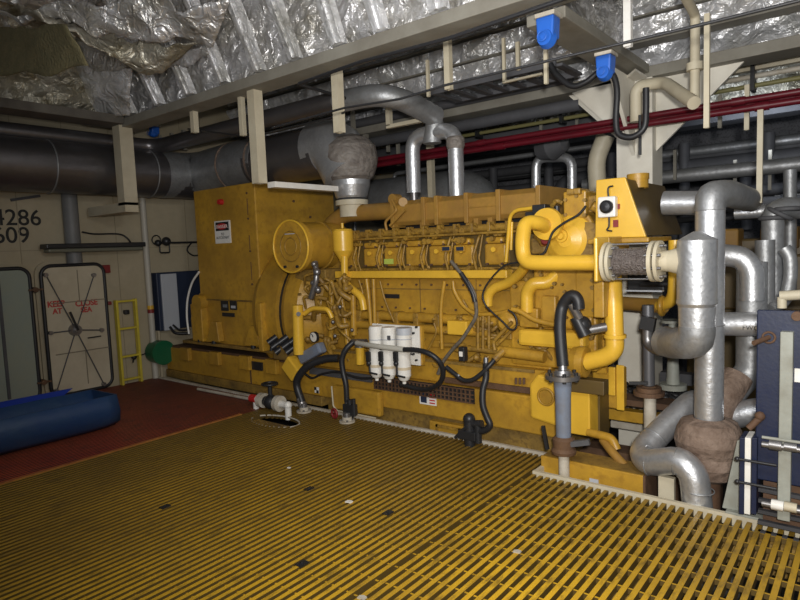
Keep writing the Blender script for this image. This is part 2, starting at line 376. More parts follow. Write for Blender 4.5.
# foil-wrapped girder webs
sheet('ceiling', (-6.7, 3.50, 3.10), (8.5, 0, 0), (0, -.12, 1.1), 130, 18, .07, 3.3, M['foil'], 3, kind=S)
sheet('ceiling', (-7.5, 5.50, 3.02), (9.3, 0, 0), (0, .10, .95), 140, 16, .10, 2.6, M['foilb'], 4, kind=S)
sheet('ceiling', (-7.5, 7.6, 2.9), (9.3, 0, 0), (0, .0, 1.2), 100, 14, .10, 2.2, M['foild'], 6, kind=S)
sheet('ceiling', (-6.62, -1.8, 3.18), (0, 5.3, 0), (.1, 0, 1.0), 80, 16, .10, 2.8, M['foild'], 5, kind=S)
cx0 = P(638, 130, y=5.45).x
# girders (flanges) carrying the deck head
def trim(n, b, m, bev=.006): return b.build(n, m, kind=S, bevel=bev)
trim('trim_29', MB().box(cx0-.13, cx0+.13, 3.63, 5.33, 2.96, 3.03), M['girder'])
sheet('ceiling', (cx0-.02, 3.62, 3.03), (0, 1.8, 0), (0, 0, .95), 30, 14, .08, 3, M['foil'], 14, kind=S)
trim('trim_7', MB().box(-6.72, 1.8, 3.38, 3.62, 3.03, 3.12), M['girder'])
trim('trim_8', MB().box(-6.78, -6.46, -2, 3.37, 3.05, 3.14), mat('dark_dusty_beam', (.16, .145, .12), .7, dirt=(.07, .06, .05), amt=.8, scale=5))
trim('trim_9', MB().box(-7.4, 1.8, 5.34, 5.62, 2.93, 3.02), M['girder'])
trim('trim_10', MB().box(-7.4, 1.8, 7.4, 7.7, 2.82, 2.9), M['darkg'])
# foil-wrapped stiffeners running down the first girder web
b = MB()
for x in (-6.3, -5.75, -5.2, -4.65, -4.15, -3.7, -3.22, -2.8, -2.3, -1.8, -1.2, -.6, 0.2):
    w = .055 + .02 * random.random(); j = random.uniform(-.02, .02)
    b.prism([(x-w, 3.44, 3.13), (x+w, 3.42, 3.13), (x+w*1.2+j, 3.0, 4.05), (x-w*1.2+j, 3.0, 4.05)], (0, -.075, .0))
    b.prism([(x-.008, 3.36, 3.13), (x+.008, 3.36, 3.13), (x+.02+j, 2.92, 4.05), (x-.02+j, 2.92, 4.05)], (0, -.02, .0))
b.build('trim_11', M['foilb'], kind=S)
# foil-wrapped longitudinals under the deck between the girders
for k, (y, z, h) in enumerate(((5.36, 3.24, .10), (5.34, 3.44, .11), (5.32, 3.66, .11), (6.2, 3.40, .2), (6.9, 3.3, .2))):
    sheet('trim_%d' % (12 + k), (-7.3, y, z), (9, 0, 0), (0, -.05, h + .06), 120, 5, .05, 4, M['foilb'] if k < 4 else M['foild'], 8 + k, kind=S)
    MB().box(-7.3, 1.7, y - .03, y + .13, z - .02, z - .005).build('trim_%d' % (20 + k), M['girder'], kind=S)
# torn blanket of insulation hanging from the deck head at top left
def blanket(name, pts, nu, nv, amp, m, seed, label, cat, sag=.0):
    A, B, C_, D = [Vector(p) for p in pts]; s = MB()
    for j in range(nv+1):
        for i in range(nu+1):
            a, c = i/nu, j/nv; p = A.lerp(B, a).lerp(D.lerp(C_, a), c)
            n = noise.turbulence(p*2.5 + Vector((seed*5, 0, 0)), 4, False) - .5
            s.v.append(p + Vector((.2*n, .3*n, 1*n)) * amp + Vector((0, 0, -sag * 4 * a * (1-a))))
    for j in range(nv):
        for i in range(nu):
            q = j*(nu+1)+i; s.face([q, q+1, q+nu+2, q+nu+1], True)
    o = s.build(name, m, label=label, cat=cat); md = o.modifiers.new('thick', 'SOLIDIFY'); md.thickness = .012; return o
blanket('foil_blanket', [P(0, 4, y=2.2), P(212, 40, y=3.1), P(150, 66, y=3.0), P(40, 2, y=2.0)], 44, 14, .12, M['foild'], 1, 'long dirty foil blanket drooping loose under the deck head at top left', 'insulation', .03)
blanket('foil_blanket', [P(-30, -6, y=1.9), P(232, -6, y=2.9), P(214, 44, y=3.0), P(60, 10, y=2.3)], 40, 12, .14, M['foil'], 4, 'shiny crumpled foil blanket bulging down at the top edge left', 'insulation', .02)
blanket('foil_blanket', [P(80, 35, y=3.0), P(212, 45, y=3.2), P(196, 60, y=3.2), P(90, 66, y=3.0)], 24, 10, .10, M['foil'], 9, 'folded end of foil blanket hanging over the brown insulation', 'insulation', .02)
blanket('insulation_slab', [P(-20, 24, y=2.0), P(66, 22, y=2.0), P(88, 64, y=2.1), P(-20, 70, y=1.9)], 20, 12, .05, M['insul'], 2, 'bare brown wool insulation slab sagging out of its torn foil', 'insulation', .02)
blanket('foil_skirt', [P(-20, 66, y=2.6), P(135, 58, y=3.2), P(130, 114, y=3.35), P(-20, 92, y=2.7)], 40, 14, .12, M['foilb'], 3, 'wrinkled foil skirt hanging behind the long dark beam at left', 'insulation')
b = MB()
for px, py, r in ((5, 20, .03), (12, 34, .02)):
    b.curve([P(px-4, py-8, y=2.3), P(px, py, y=2.35), P(px+6, py+18, y=2.4)], r, 6)
b.build('foil_strip', M['foil'], label='torn strip of foil dangling at the very top left corner', cat='insulation')
# column and its gussets
cx = P(638, 130, y=5.45).x
b = MB().box(cx - .15, cx + .15, 5.34, 5.64, -.8, 2.93); M['creamb'] = mat('bright_cream_column', (.80, .76, .66), .5, dirt=(.5, .44, .34), amt=.5, scale=3); trim('trim_30', b, M['creamb'])
b = MB().prism([P(572, 93, y=5.34), P(624, 76, y=5.34), P(622, 138, y=5.34)], (0, .03, 0))
b.prism([P(652, 88, y=5.34), P(690, 100, y=5.34), P(722, 66, y=5.34), P(650, 80, y=5.34)], (0, .03, 0)) if False else None
b.prism([(cx+.15, 5.45, 2.93), (cx+.80, 5.45, 2.93), (cx+.15, 5.45, 2.33)], (0, .03, 0))
b.prism([(cx-.15, 5.45, 2.93), (cx-.62, 5.45, 2.93), (cx-.15, 5.45, 2.45)], (0, .03, 0))
b.prism([(cx-.02, 5.34, 2.93), (cx-.02, 4.75, 2.93), (cx-.02, 5.34, 2.3)], (.03, 0, 0))
b.prism([(cx-.10, 5.30, 2.93), (cx+.12, 5.0, 2.93), (cx+.12, 5.30, 2.93)], (0, 0, -.02))
trim('trim_31', b, M['creamb'], 0)

# ------------------------------------------------------------------ doors in the bulkhead
def rrect_y(y0, y1, z0, z1, r, x, n=5):
    out = []
    for (cy, cz, a0) in ((y1-r, z1-r, 0), (y0+r, z1-r, 90), (y0+r, z0+r, 180), (y1-r, z0+r, 270)):
        for k in range(n+1):
            a = math.radians(a0 + 90*k/n); out.append(Vector((x, cy + r*math.cos(a), cz + r*math.sin(a))))
    return out
def wt_door(n, y0, y1, z1, m, lab):
    root = MB().prism(rrect_y(y0, y1, .02, z1, .11, WX + .03), (.05, 0, 0)).build('door_%d' % n, m, kind=S, label=lab)
    WORG[root.name] = Vector(); root.location = (0, 0, 0)
    g = rrect_y(y0, y1, .02, z1, .11, WX + .075); MB().tube(g + [g[0], g[1]], .022, 8, fil=0).build('gasket', M['black'], root)
    MB().prism(rrect_y(y0-.05, y1+.05, -.03, z1+.05, .15, WX), (.028, 0, 0)).build('door_frame', M['wall'], root)
    return root
d1 = wt_door(1, 2.78, 3.49, 1.54, M['doorp'], 'cream watertight door with rounded corners and crossed locking rods')
b = MB()
for z in (.50, 1.10): b.box(WX+.078, WX+.088, 2.86, 3.48, z, z + .012)
for y, z0, z1 in ((3.19, .10, .50), (3.17, 1.10, 1.48)): b.box(WX+.078, WX+.086, y, y + .010, z0, z1)
b.build('panel_seam', mat('seam_shadow', (.25, .21, .15), .6), d1)
hub = P(76, 330, x=WX+.12)
b = MB().cyl(hub - Vector((.05, 0, 0)), hub + Vector((.03, 0, 0)), .075, .06, 16); b.cyl(hub, hub + Vector((.06, 0, 0)), .03); b.build('locking_hub', M['steel'], d1)
MB().bar(hub + Vector((.06, 0, 0)), P(70, 312, x=WX+.18), .022).build('handle', M['black'], d1)
for (px, py) in ((46, 275), (94, 275), (51, 333), (102, 330), (57, 391), (104, 384)):
    e = P(px, py, x=WX+.11); r = MB().cyl(hub, e, .007, n=8).build('locking_rod', M['darkg'], d1)
    MB().cyl(e - Vector((.03, 0, 0)), e + Vector((.015, 0, 0)), .024, n=12).build('rod_guide', M['steel'], r)
MB().bar(P(88, 338, x=WX+.1), P(101, 336, x=WX+.1), .014).build('pull_handle', M['black'], d1)
for body, px, py, s in (('KEEP', 47.5, 307.5, .095), ('AT', 53, 314, .085), ('CLOSE', 75.5, 306.5, .095), ('SEA', 81, 312.5, .085)):
    t = P(px, py, x=WX+.082); text('lettering', body, s, t, 'x', M['redtxt'], d1, .0015, .92, bold=.0035, label='red stencilled word ' + body)
d2 = wt_door(2, 1.85, 2.66, 1.53, M['doorg'], 'grey-green watertight door cut by the left edge')
MB().box(WX+.08, WX+.10, 2.33, 2.36, .1, 1.45).build('door_stiffener', M['darkg'], d2)
for zz in (.22, 1.28):
    b = MB().cyl((WX+.02, 2.70, zz), (WX+.12, 2.70, zz), .03, n=12); b.bar((WX+.1, 2.63, zz), (WX+.1, 2.78, zz), .02); b.build('hinge', M['brown'], d2)
# black digits stencilled on the bulkhead
for body, px, py, rw in (('4286', -7.5, 225, 'upper row'), ('609', -7, 243, 'lower row, shorter')):
    t = P(px, py, x=WX); o = text('stencilled_number', body, .25, (WX+.002, t.y, t.z), 'x', M['blacktxt'], None, .0015, .99, bold=.002)
    o['label'] = 'black stencilled digits on the cream bulkhead, %s' % rw; o['category'] = 'lettering'
# ================================================================== BULKHEAD FITTINGS (left)
b = MB().cyl((WX+.10, P(72, 230, x=WX+.1).y, 1.56), (WX+.10, P(72, 230, x=WX+.1).y, 2.6), .085, n=20)
b.build('standpipe', M['darkg'].copy() if False else mat('grey_standpipe', (.20, .20, .20), .5, dirt=(.12, .12, .12), amt=.6), label='thick grey standpipe on the bulkhead above the crossed-rod door', cat='pipe')
# fluorescent fitting along the wall
a = P(44, 249, x=WX+.22); c = P(143, 247, x=WX+.22)
lt = thing('light_fitting', 'long unlit black-rimmed light fitting on the bulkhead above the door', 'light', (WX+.2, (a.y+c.y)/2, a.z))
MB().box(WX+.10, WX+.30, a.y, c.y, a.z+.0, a.z+.055).build('housing', M['blackm'], lt, .01)
MB().box(WX+.12, WX+.28, a.y+.02, c.y-.02, a.z-.045, a.z).build('diffuser', mat('dusty_diffuser', (.17, .17, .13), .4), lt, .02)
b = MB(); b.box(WX, WX+.1, a.y+.1, a.y+.14, a.z, a.z+.05); b.box(WX, WX+.1, c.y-.14, c.y-.1, a.z, a.z+.05); b.build('bracket', M['blackm'], lt)
MB().curve([P(82, 232, x=WX+.03), P(95, 234, x=WX+.03), P(118, 234, x=WX+.03), P(127, 238, x=WX+.05), P(133, 246, x=WX+.12)], .011, 6).build('light_cable', M['black'], label='black cable feeding the long light fitting on the bulkhead', cat='cable')
t = P(25, 199, x=WX); MB().bar((WX+.02, t.y-.15, t.z-.02), (WX+.02, t.y+.15, t.z+.04), .03).build('wall_bracket', M['darkg'], label='small grey slanted bracket on the bulkhead above the digits', cat='bracket')
# thin white pipe with coloured bands
w = P(150, 300, x=WX+.08)
wp = thing('wall_pipe', 'slim white vertical pipe with yellow and red bands on the bulkhead', 'pipe', (w.x, w.y, 0))
MB().cyl((w.x, w.y, -.3), (w.x, w.y, 2.4), .038).build('pipe', mat('offwhite_pipe', (.50, .47, .40), .5), wp)
z = P(152, 309, x=WX+.08).z
MB().cyl((w.x, w.y, z), (w.x, w.y, z+.05), .041).build('yellow_band', M['yelb'], wp); MB().cyl((w.x, w.y, z-.05), (w.x, w.y, z), .041).build('red_band', M['redtag'], wp)
MB().cyl((w.x, w.y+.09, -.3), (w.x, w.y+.09, 1.0), .018).build('conduit', M['wall'], label='thin cream conduit beside the banded white pipe', cat='pipe')
# ladder hung on the wall
y0, y1 = P(119, 340, x=WX+.1).y, P(138, 340, x=WX+.1).y; z1 = P(119, 300, x=WX+.1).z
ld = thing('short_ladder', 'short yellow steel ladder standing against the bulkhead', 'ladder', (WX+.1, (y0+y1)/2, 0))
for y in (y0, y1): MB().box(WX+.06, WX+.13, y-.015, y+.015, 0, z1).build('stile', M['yellowl'], ld, .004)
for z in (z1-.02, z1*.66, z1*.33, .06): MB().box(WX+.07, WX+.12, y0, y1, z-.012, z+.012).build('rung', M['yellowl'], ld, .003)
# electrical cabinet
eb = thing('electrical_cabinet', 'dark blue wall cabinet with a pale grey strip behind the generator', 'cabinet', (WX+.1, 4.6, .85))
A = P(156, 273, x=WX+.16); B = P(215, 322, x=WX+.16)
MB().box(WX+.012, WX+.16, A.y, A.y+1.0, B.z-.02, A.z).build('cabinet_body', M['navy'], eb, .01)
s0 = P(160.5, 280, x=WX+.17); s1 = P(176, 280, x=WX+.17)
MB().box(WX+.16, WX+.19, s0.y, s1.y, B.z-.02, A.z-.02).build('door_panel', M['greyl'], eb, .005)
b = MB(); b.curve([P(170, 327, x=WX+.2), P(176, 333, x=WX+.3), P(190, 333, x=WX+.4)], .018, 6); b.curve([P(173, 325, x=WX+.2), P(180, 330, x=WX+.3), P(190, 329, x=WX+.4)], .014, 6); b.build('supply_cable', M['black'], eb)
# junction boxes, tags, switch gear
def fitting(name, px, py, r, m, lab, cat, x=WX):
    p = P(px, py, x=x); return MB().box(x, x+.07, p.y-r, p.y+r, p.z-r, p.z+r).build(name, m, bevel=.008, label=lab, cat=cat)
r = fitting('alarm_box', 104, 269, .05, M['redtag'], 'small dark red alarm box at the top right corner of the door', 'box')
fitting('red_tag', 107.5, 303, .022, M['redtag'], 'tiny dark red plate beside the door hinge side', 'sign')
fitting('isolator_knob', 125, 312, .028, M['blackm'], 'small black fitting seen between the ladder rungs', 'switch')
sg = P(158, 243, x=WX+.08)
g = thing('cable_gland_cluster', 'cluster of black glands and looped cable on the wall left of the generator', 'cable', (sg.x, sg.y, sg.z))
b = MB().ball(sg, .045); b.ball(sg + Vector((0, .12, .02)), .06); b.cyl(sg + Vector((0, .05, 0)), sg + Vector((0, .65, 0)), .014, n=8); b.torus(sg + Vector((0, -.02, .04)), (1, 0, 0), .06, .008); b.build('gland', M['blackm'], g)
b = MB(); b.tube([sg + Vector((0, .02, -.03)), sg + Vector((0, .02, -.13)), sg + Vector((0, .16, -.13)), sg + Vector((0, .16, -.02))], .01, 6); b.curve([sg + Vector((0, .5, .0)), sg + Vector((0, .42, -.1)), sg + Vector((0, .5, -.18)), sg + Vector((0, .62, -.18))], .01, 6); b.build('cable_loop', M['black'], g)
p = P(97, 336, x=WX); p = P(134, 357, x=WX+.08)
b = MB().ball(p, .035); b.bar(p, p + Vector((0, .16, .02)), .012); b.bar(p, p+Vector((0, -.02, -.07)), .015); b.build('padlock_valve', M['blackm'], label='small black valve with a lever right of the yellow ladder', cat='valve')
# green fitting at the skid end
p = P(160, 352, y=4.1)
gt = thing('green_drum', 'green round fitting poking out at the far end of the skid', 'drum', (p.x, p.y, p.z-.15))
MB().lathe(p + Vector((-.16, 0, 0)), (1, 0, 0), [(0, 0), (0, .07), (.05, .15), (.05, .15), (.26, .16), (.26, .16), (.26, 0)]).build('drum', M['green'], gt)
MB().torus(p + Vector((-.13, -.02, 0)), (1, .2, 0), .07, .012).build('ring', M['white'], gt)
# blue plastic half-round trough on the red grating
def trough():
    t = thing('plastic_trough', 'big dark blue half-round plastic trough lying on the red grating', 'trough', (-5.8, 2.0, 0))
    prof = [(-5.50, .34), (-5.49, .20), (-5.54, .08), (-5.65, .015), (-5.80, .005), (-5.93, .05), (-6.02, .16), (-6.05, .32)]
    b = MB(); ys = [.0, .6, 1.2, 1.8, 2.2, 2.4, 2.52, 2.62]
    R = []
    for i, y in enumerate(ys):
        k = max(0, (y - 2.35) / .27) * .25; ring = []
        for (x, z) in prof:
            ring.append(Vector((-5.8 + (x + 5.8) * (1 - .35*k*k), y + .05*noise.noise(Vector((x, y, z))*3), z + .10*k*k*(1 - z/.3) + .012*noise.noise(Vector((x*4, y*3, z*4))))))
        R.append(ring)
    n0 = len(b.v)
    for r in R: b.v += r
    m = len(prof)
    for j in range(len(R)-1):
        for i in range(m-1): b.face([n0+j*m+i, n0+j*m+i+1, n0+(j+1)*m+i+1, n0+(j+1)*m+i], True)
    e = n0 + (len(R)-1)*m; b.face(list(range(e, e+m)))
    o = b.build('shell', M['bluet'], t); o.modifiers.new('t', 'SOLIDIFY').thickness = .02
    MB().prism([(-6.06, .0, .30), (-6.06, 2.35, .31), (-6.05, 2.44, .37), (-6.04, .0, .38)], (-.015, 0, 0)).build('back_lip', M['bluetf'], t)
trough()
# ------------------------------------------------------------------ bits lying on the grating
def chip(px, py, s, m, lab, cat, name, rot=.3):
    p = P(px, py, z=.0); u = Vector((math.cos(rot), math.sin(rot), 0)); v = Vector((-math.sin(rot), math.cos(rot), 0))
    MB().prism([p - u*s - v*s*.6, p + u*s*.9 - v*s*.7, p + u*s*1.1 + v*s*.4, p + u*s*.1 + v*s*.8, p - u*s*.8 + v*s*.5], (0, 0, .006)).build(name, m, label=lab, cat=cat)
chip(349, 502, .022, M['white'], 'white paint flake in the middle of the yellow grating', 'debris', 'paint_flake')
chip(289, 468, .012, M['white'], 'tiny white flake left of centre on the yellow grating', 'debris', 'paint_flake')
chip(517, 552, .02, M['whitedirty'], 'small pale chip on the grating near the bottom right of centre', 'debris', 'paint_flake')
chip(362, 598, .02, M['whitedirty'], 'pale crumpled chip on the grating at the bottom edge', 'debris', 'paint_flake')
for (px, py, lab) in ((165, 507, 'black grating clip farthest left on the yellow grating'), (302, 564, 'square black grating clip near the bottom edge'), (388, 513, 'black grating clip right of the white flake'), (309, 489, 'dull black grating clip left of the white flake')):
    p = P(px, py, z=0); t = MB().box(p.x-.022, p.x+.022, p.y-.03, p.y+.03, 0, .006); t.cyl((p.x, p.y, .006), (p.x, p.y, .013), .008, n=8); t.build('grating_clip', M['blackm'], label=lab, cat='clip')
# rim of the hole cut in the grating
b = MB(); ring = [Vector((HX.x + .30*math.cos(a), HX.y + .16*math.sin(a), -.012)) for a in [math.tau*k/28 for k in range(29)]]
b.tube(ring, .009, 6, fil=0); b.build('hole_rim', M['whitedirty'], label='thin pale rim round the oval hole cut in the grating', cat='rim')

# ================================================================== OVERHEAD
# main lagged exhaust duct
ex = thing('exhaust_duct', 'large dark metal-clad exhaust duct running under the deck to the generator', 'duct', (-7.1, 4.6, 2.3))
zc = 2.62
MB().tube([(-7.1, -1.8, zc), (-7.1, 4.62, zc)], .285, 32, fil=0).build('duct_run', M['duct'], ex)
MB().tube([(-7.1, 4.1, zc), (-7.1, 4.65, zc+.02), (-6.2, 4.65, zc+.06), (-5.6, 4.62, zc+.04)], .29, 32, fil=.35, seg=4).build('elbow', M['silver2'], ex)
MB().tube([(-5.75, 4.62, zc+.03), (-4.6, 4.6, zc+.03)], .285, 32).build('duct_cross_run', M['duct'], ex)
b = MB()
for y in (-.5, .6, 1.7, 2.8, 3.95): b.torus((-7.1, y, zc), (0, 1, 0), .286, .009, 32, 6)
b.build('seam_band', M['silver2'], ex)
b = MB()
for x in (-6.25, -5.7, -5.68): b.torus((x, 4.63, zc+.04), (1, 0, 0), .29, .012, 32, 6)
b.build('seam_band', M['cloth'], ex)
q = P(350, 160, y=4.6)
MB().tube([(-4.75, 4.6, zc+.05), (q.x-.18, 4.6, zc+.05), (q.x, 4.6, 2.36)], .29, 32, fil=.22, seg=3).build('mitre_elbow', M['silver'], ex)
MB().lathe((q.x, 4.6, 2.30), (0, 0, 1), [(0, .20), (.03, .24), (.12, .27), (.22, .29), (.34, .27), (.42, .2), (.46, .1), (.46, 0)]).build('cloth_wrap', M['clothg'], ex)
MB().lathe((q.x, 4.6, 2.12), (0, 0, 1), [(0, .155), (.02, .165), (.02, .165), (.13, .195), (.19, .20)]).build('cone', M['silver'], ex)
MB().lathe((q.x, 4.6, 1.93), (0, 0, 1), [(0, .13), (.12, .13), (.12, .13), (.12, .17), (.17, .17), (.17, .17), (.17, 0), (.19, 0)]).build('outlet_flange', M['cream'], ex)
# smaller dark pipe above it, turning into a silver elbow
zt = 2.96; y1_ = P(340, 100, z=zt).y
up = thing('vent_pipe', 'slimmer dark clad pipe above the big duct ending in a silver bend', 'pipe', (-7.1, 3.9, 2.8))
MB().tube([(-7.1, -1.8, zt), (-7.1, y1_, zt), (P(338, 100, y=y1_).x, y1_, zt)], .088, 20, fil=.25).build('pipe_run', M['duct'], up)
a = P(338, 102, y=y1_); c = P(388, 92, y=y1_); d = P(436, 117, y=4.7); e = P(432, 137, y=4.7)
MB().tube([a, c, d], .096, 20, fil=.35).build('silver_bend', M['silver2'], up)
MB().tube([P(415, 103, y=4.62), d + Vector((0, 0, -.02)), e, e + Vector((0, 0, -.06))], .085, 18, fil=.1, seg=4).build('drop_pipe', M['silver2'], up)
# twin-leg pipe
tw = thing('forked_pipe', 'silver forked pipe whose two legs drop onto the engine top', 'pipe', (P(435, 200, y=4.7).x, 4.7, 2.0))
l1 = P(414, 193, y=4.7); l2 = P(457, 197, y=4.7); t1 = P(414, 139, y=4.7); t2 = P(457, 135, y=4.7)
zz = (t1.z + t2.z)/2 + .04
MB().tube([(l1.x, 4.7, l1.z), (l1.x, 4.7, zz), (l2.x, 4.7, zz), (l2.x, 4.7, l2.z)], .072, 18, fil=.15).build('pipe', M['silver'], tw)
for p in (l1, l2): MB().cyl((p.x, 4.7, p.z-.10), (p.x, 4.7, p.z+.02), .038, n=14).build('stub', M['steel'], tw)
MB().lathe((l2.x, 4.7, zz-.12), (0, 0, 1), [(-.06, .073), (-.03, .085), (.03, .085), (.05, .073)]).build('wrap_band', M['clothg'], tw)
# big dull elbow behind the engine
e0 = P(452, 215, y=6.2); e1 = P(478, 182, y=6.2)
MB().tube([(e1.x, 6.2, 1.5), (e1.x, 6.2, 2.20), (e1.x-1.6, 6.25, 2.22)], .30, 28, fil=.42, seg=6).build('exhaust_elbow', M['silver2'], label='very large dull grey exhaust elbow behind the engine top', cat='duct')
# red fire mains
yr = 5.15; zr = P(600, 129, y=yr).z
for k, (dz, dy, r, lab) in enumerate(((.045, 0, .024, 'upper of the dark red fire mains crossing below the deck'), (-.015, .01, .026, 'lower of the dark red fire mains crossing below the deck'), (.02, .09, .03, 'rear dark red fire main tucked behind the other two'))):
    t = thing('fire_main', lab, 'pipe', (-2.5, yr+dy, zr+dz))
    MB().cyl((-6.5, yr+dy, zr+dz), (1.8, yr+dy, zr+dz), r, n=14).build('pipe', M['red'], t)
    b = MB()
    for x in (-5.2+k*.3, -3.1+k*.2, -.9+k*.15): b.cyl((x, yr+dy, zr+dz), (x+.09, yr+dy, zr+dz), r*1.3, n=14)
    b.build('coupling', M['red'], t)
# thick black hose-like pipe and thin rods below the first girder
def run(name, pts, r, m, lab, cat, curve=False, n=8, **kw):
    b = MB(); (b.curve if curve else b.tube)(pts, r, n); return b.build(name, m, label=lab, cat=cat, **kw)
yb = 3.3; zb = P(450, 38, y=yb).z
run('cable_pipe', [P(345, 98, y=3.9), P(298, 84, y=yb), P(360, 62, y=yb), P(450, 38, y=yb), P(560, 0, y=yb), P(660, -34, y=yb)], .014, M['black'], 'thick black cable running up to the right just below the long cream beam', 'cable')
run('thin_rod', [P(272, 128, y=3.1), P(344, 108, y=3.1), P(400, 99, y=3.1), P(446, 85, y=3.1), P(560, 58, y=3.1), P(700, 25, y=3.1), P(810, -2, y=3.1)], .008, M['blackm'], 'thin dark rod slanting across the whole overhead to the right', 'rod')
run('thin_conduit', [P(188, 129, y=3.6), P(250, 137, y=3.6), P(330, 118, y=3.6), P(345, 112, y=3.6)], .009, M['blackm'], 'thin black conduit looping beneath the hanger posts at left', 'conduit')
# blue moulded hooks carrying the cable
def saddle(px, py, y, h, lab):
    p = P(px, py, y=y); s = h
    t = thing('cable_saddle', lab, 'hook', (p.x, p.y, p.z - s), 'blue plastic cable saddles')
    MB().lathe(p + Vector((0, -.03, -.35*s)), (0, 1, 0), [(0, 0), (0, .32*s), (0, .32*s), (.05, .42*s), (.05, .42*s), (.09, .30*s), (.09, 0)], 20).build('saddle_body', M['bluel'], t)
    MB().prism([p + Vector((-.36*s, -.02, -.35*s)), p + Vector((.36*s, -.02, -.35*s)), p + Vector((.42*s, -.02, .55*s)), p + Vector((-.42*s, -.02, .55*s))], (0, .10, 0)).build('back_plate', M['bluel'], t, .01)
    MB().box(p.x-.45*s, p.x+.45*s, p.y-.02, p.y+.10, p.z+.55*s, p.z+.72*s).build('foam_pad', M['whitedirty'], t)
    MB().torus(p + Vector((0, -.06, -.35*s)), (0, 1, 0), .2*s, .03*s).build('rim', M['bluel'], t)
saddle(546, 30, 3.5, .14, 'larger blue plastic cable hook under the foil, top centre right')
saddle(604, 66, 3.9, .12, 'blue plastic cable hook beside the tall column holding a black cable')
saddle(152, 131, 4.1, .10, 'blue plastic hook hanging near the big cream post at left')
run('hanging_cable', PY([(550, 64), (558, 76), (572, 86), (586, 82), (600, 72), (612, 74), (617, 90), (616, 120), (619, 134), (632, 137), (644, 128), (646, 110), (646, 88)], 4.3), .022, M['black'], 'heavy black cable drooping in loops in front of the column', 'cable', True)
# hanger posts
def post(px, pt, pb, y, w, m, lab, group=None, name='hanger_post', arm=None):
    a = P(px, (pt+pb)/2, y=y); zt, zbm = P(px, pt, y=y).z, P(px, pb, y=y).z
    fw = (a - CAM).dot(Vector((RX.z, RY.z, RZ.z))); s = w * fw / 840 / 2
    b = MB()
    # C-section: web and two flanges
    b.box(a.x-s, a.x-s*.6, y-s, y+s, zbm, zt); b.box(a.x-s*.6, a.x+s, y-s, y-s*.7, zbm, zt); b.box(a.x-s*.6, a.x+s, y+s*.7, y+s, zbm, zt); b.box(a.x+s*.75, a.x+s, y-s*.7, y+s*.7, zbm, zt)
    if arm:
        for (dx, dy) in arm: b.box(a.x + min(0, dx) - s, a.x + max(0, dx) + s, y + min(0, dy) - s, y + max(0, dy) + s, zbm - s, zbm + s*.4)
    return b.build(name, m, label=lab, cat='hanger', group=group)
post(125, 121, 206, 3.42, 19, M['cream'], 'broad cream hanger post in front of the big dark duct at left', arm=[(-.75, 0)])
post(257, 88, 184, 3.5, 15, M['cream'], 'tall cream hanger post ending at the top corner of the generator housing')
o = MB().box(-4.36, -4.26, 3.57, 4.38, 2.18, 2.23).build('trapeze_bar', M['white'], label='pale horizontal bar resting over the top of the generator housing', cat='hanger')
post(194, 101, 133, 3.55, 8, M['cream'], 'short cream hanger stub right of the broad left post')
post(242, 91, 136, 3.55, 7, M['cream'], 'thin cream hanger just left of the tall post')
post(338, 63, 133, 3.6, 12, M['cream'], 'cream hanger post beside the silver pipe bend')
post(448, 28, 90, 3.9, 9, M['cream'], 'cream hanger post over the start of the ladder tray')
post(428, 60, 97, 4.2, 4, M['cream'], 'thin cream hanger left of the ladder tray')
post(504, 38, 82, 4.2, 4, M['cream'], 'thin cream hanger at the middle of the ladder tray', arm=[(.3, 0)])
post(518, 42, 70, 4.3, 5, M['cream'], 'short cream hanger above the middle of the ladder tray')
post(546, 46, 84, 4.0, 5, M['cream'], 'cream hanger directly below the larger blue hook')
post(628, -8, 47, 3.9, 10, M['white'], 'bright white hanger post at the top above the column')
post(431, 144, 200, 5.4, 8, M['cream'], 'cream hanger post seen between the legs of the forked pipe')
post(389, 104, 126, 4.6, 7, M['cream'], 'cream hanger left of the forked pipe with a side arm', arm=[(.35, 0)])
post(707, 14, 128, 4.3, 7, M['cream'], 'long cream post beside the round cream pipe at upper right')
post(760, 110, 203, 5.0, 7, M['cream'], 'long cream hanger above the lagged pipes at right')
post(747, 85, 130, 5.3, 6, M['cream'], 'short cream hanger left of the long one at right')
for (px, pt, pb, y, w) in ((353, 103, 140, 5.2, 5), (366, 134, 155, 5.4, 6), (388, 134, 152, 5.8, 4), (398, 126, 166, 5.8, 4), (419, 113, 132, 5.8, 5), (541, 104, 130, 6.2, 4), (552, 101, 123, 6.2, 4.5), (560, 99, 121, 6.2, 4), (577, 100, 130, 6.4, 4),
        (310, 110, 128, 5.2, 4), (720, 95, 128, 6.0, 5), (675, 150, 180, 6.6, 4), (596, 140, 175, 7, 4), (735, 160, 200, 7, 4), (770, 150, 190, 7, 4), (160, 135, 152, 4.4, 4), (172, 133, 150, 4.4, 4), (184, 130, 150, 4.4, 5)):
    post(px, pt, pb, y, w, M['girder'], 'small cream hanger among the dim pipework behind the girders', 'dim hangers in the far overhead')
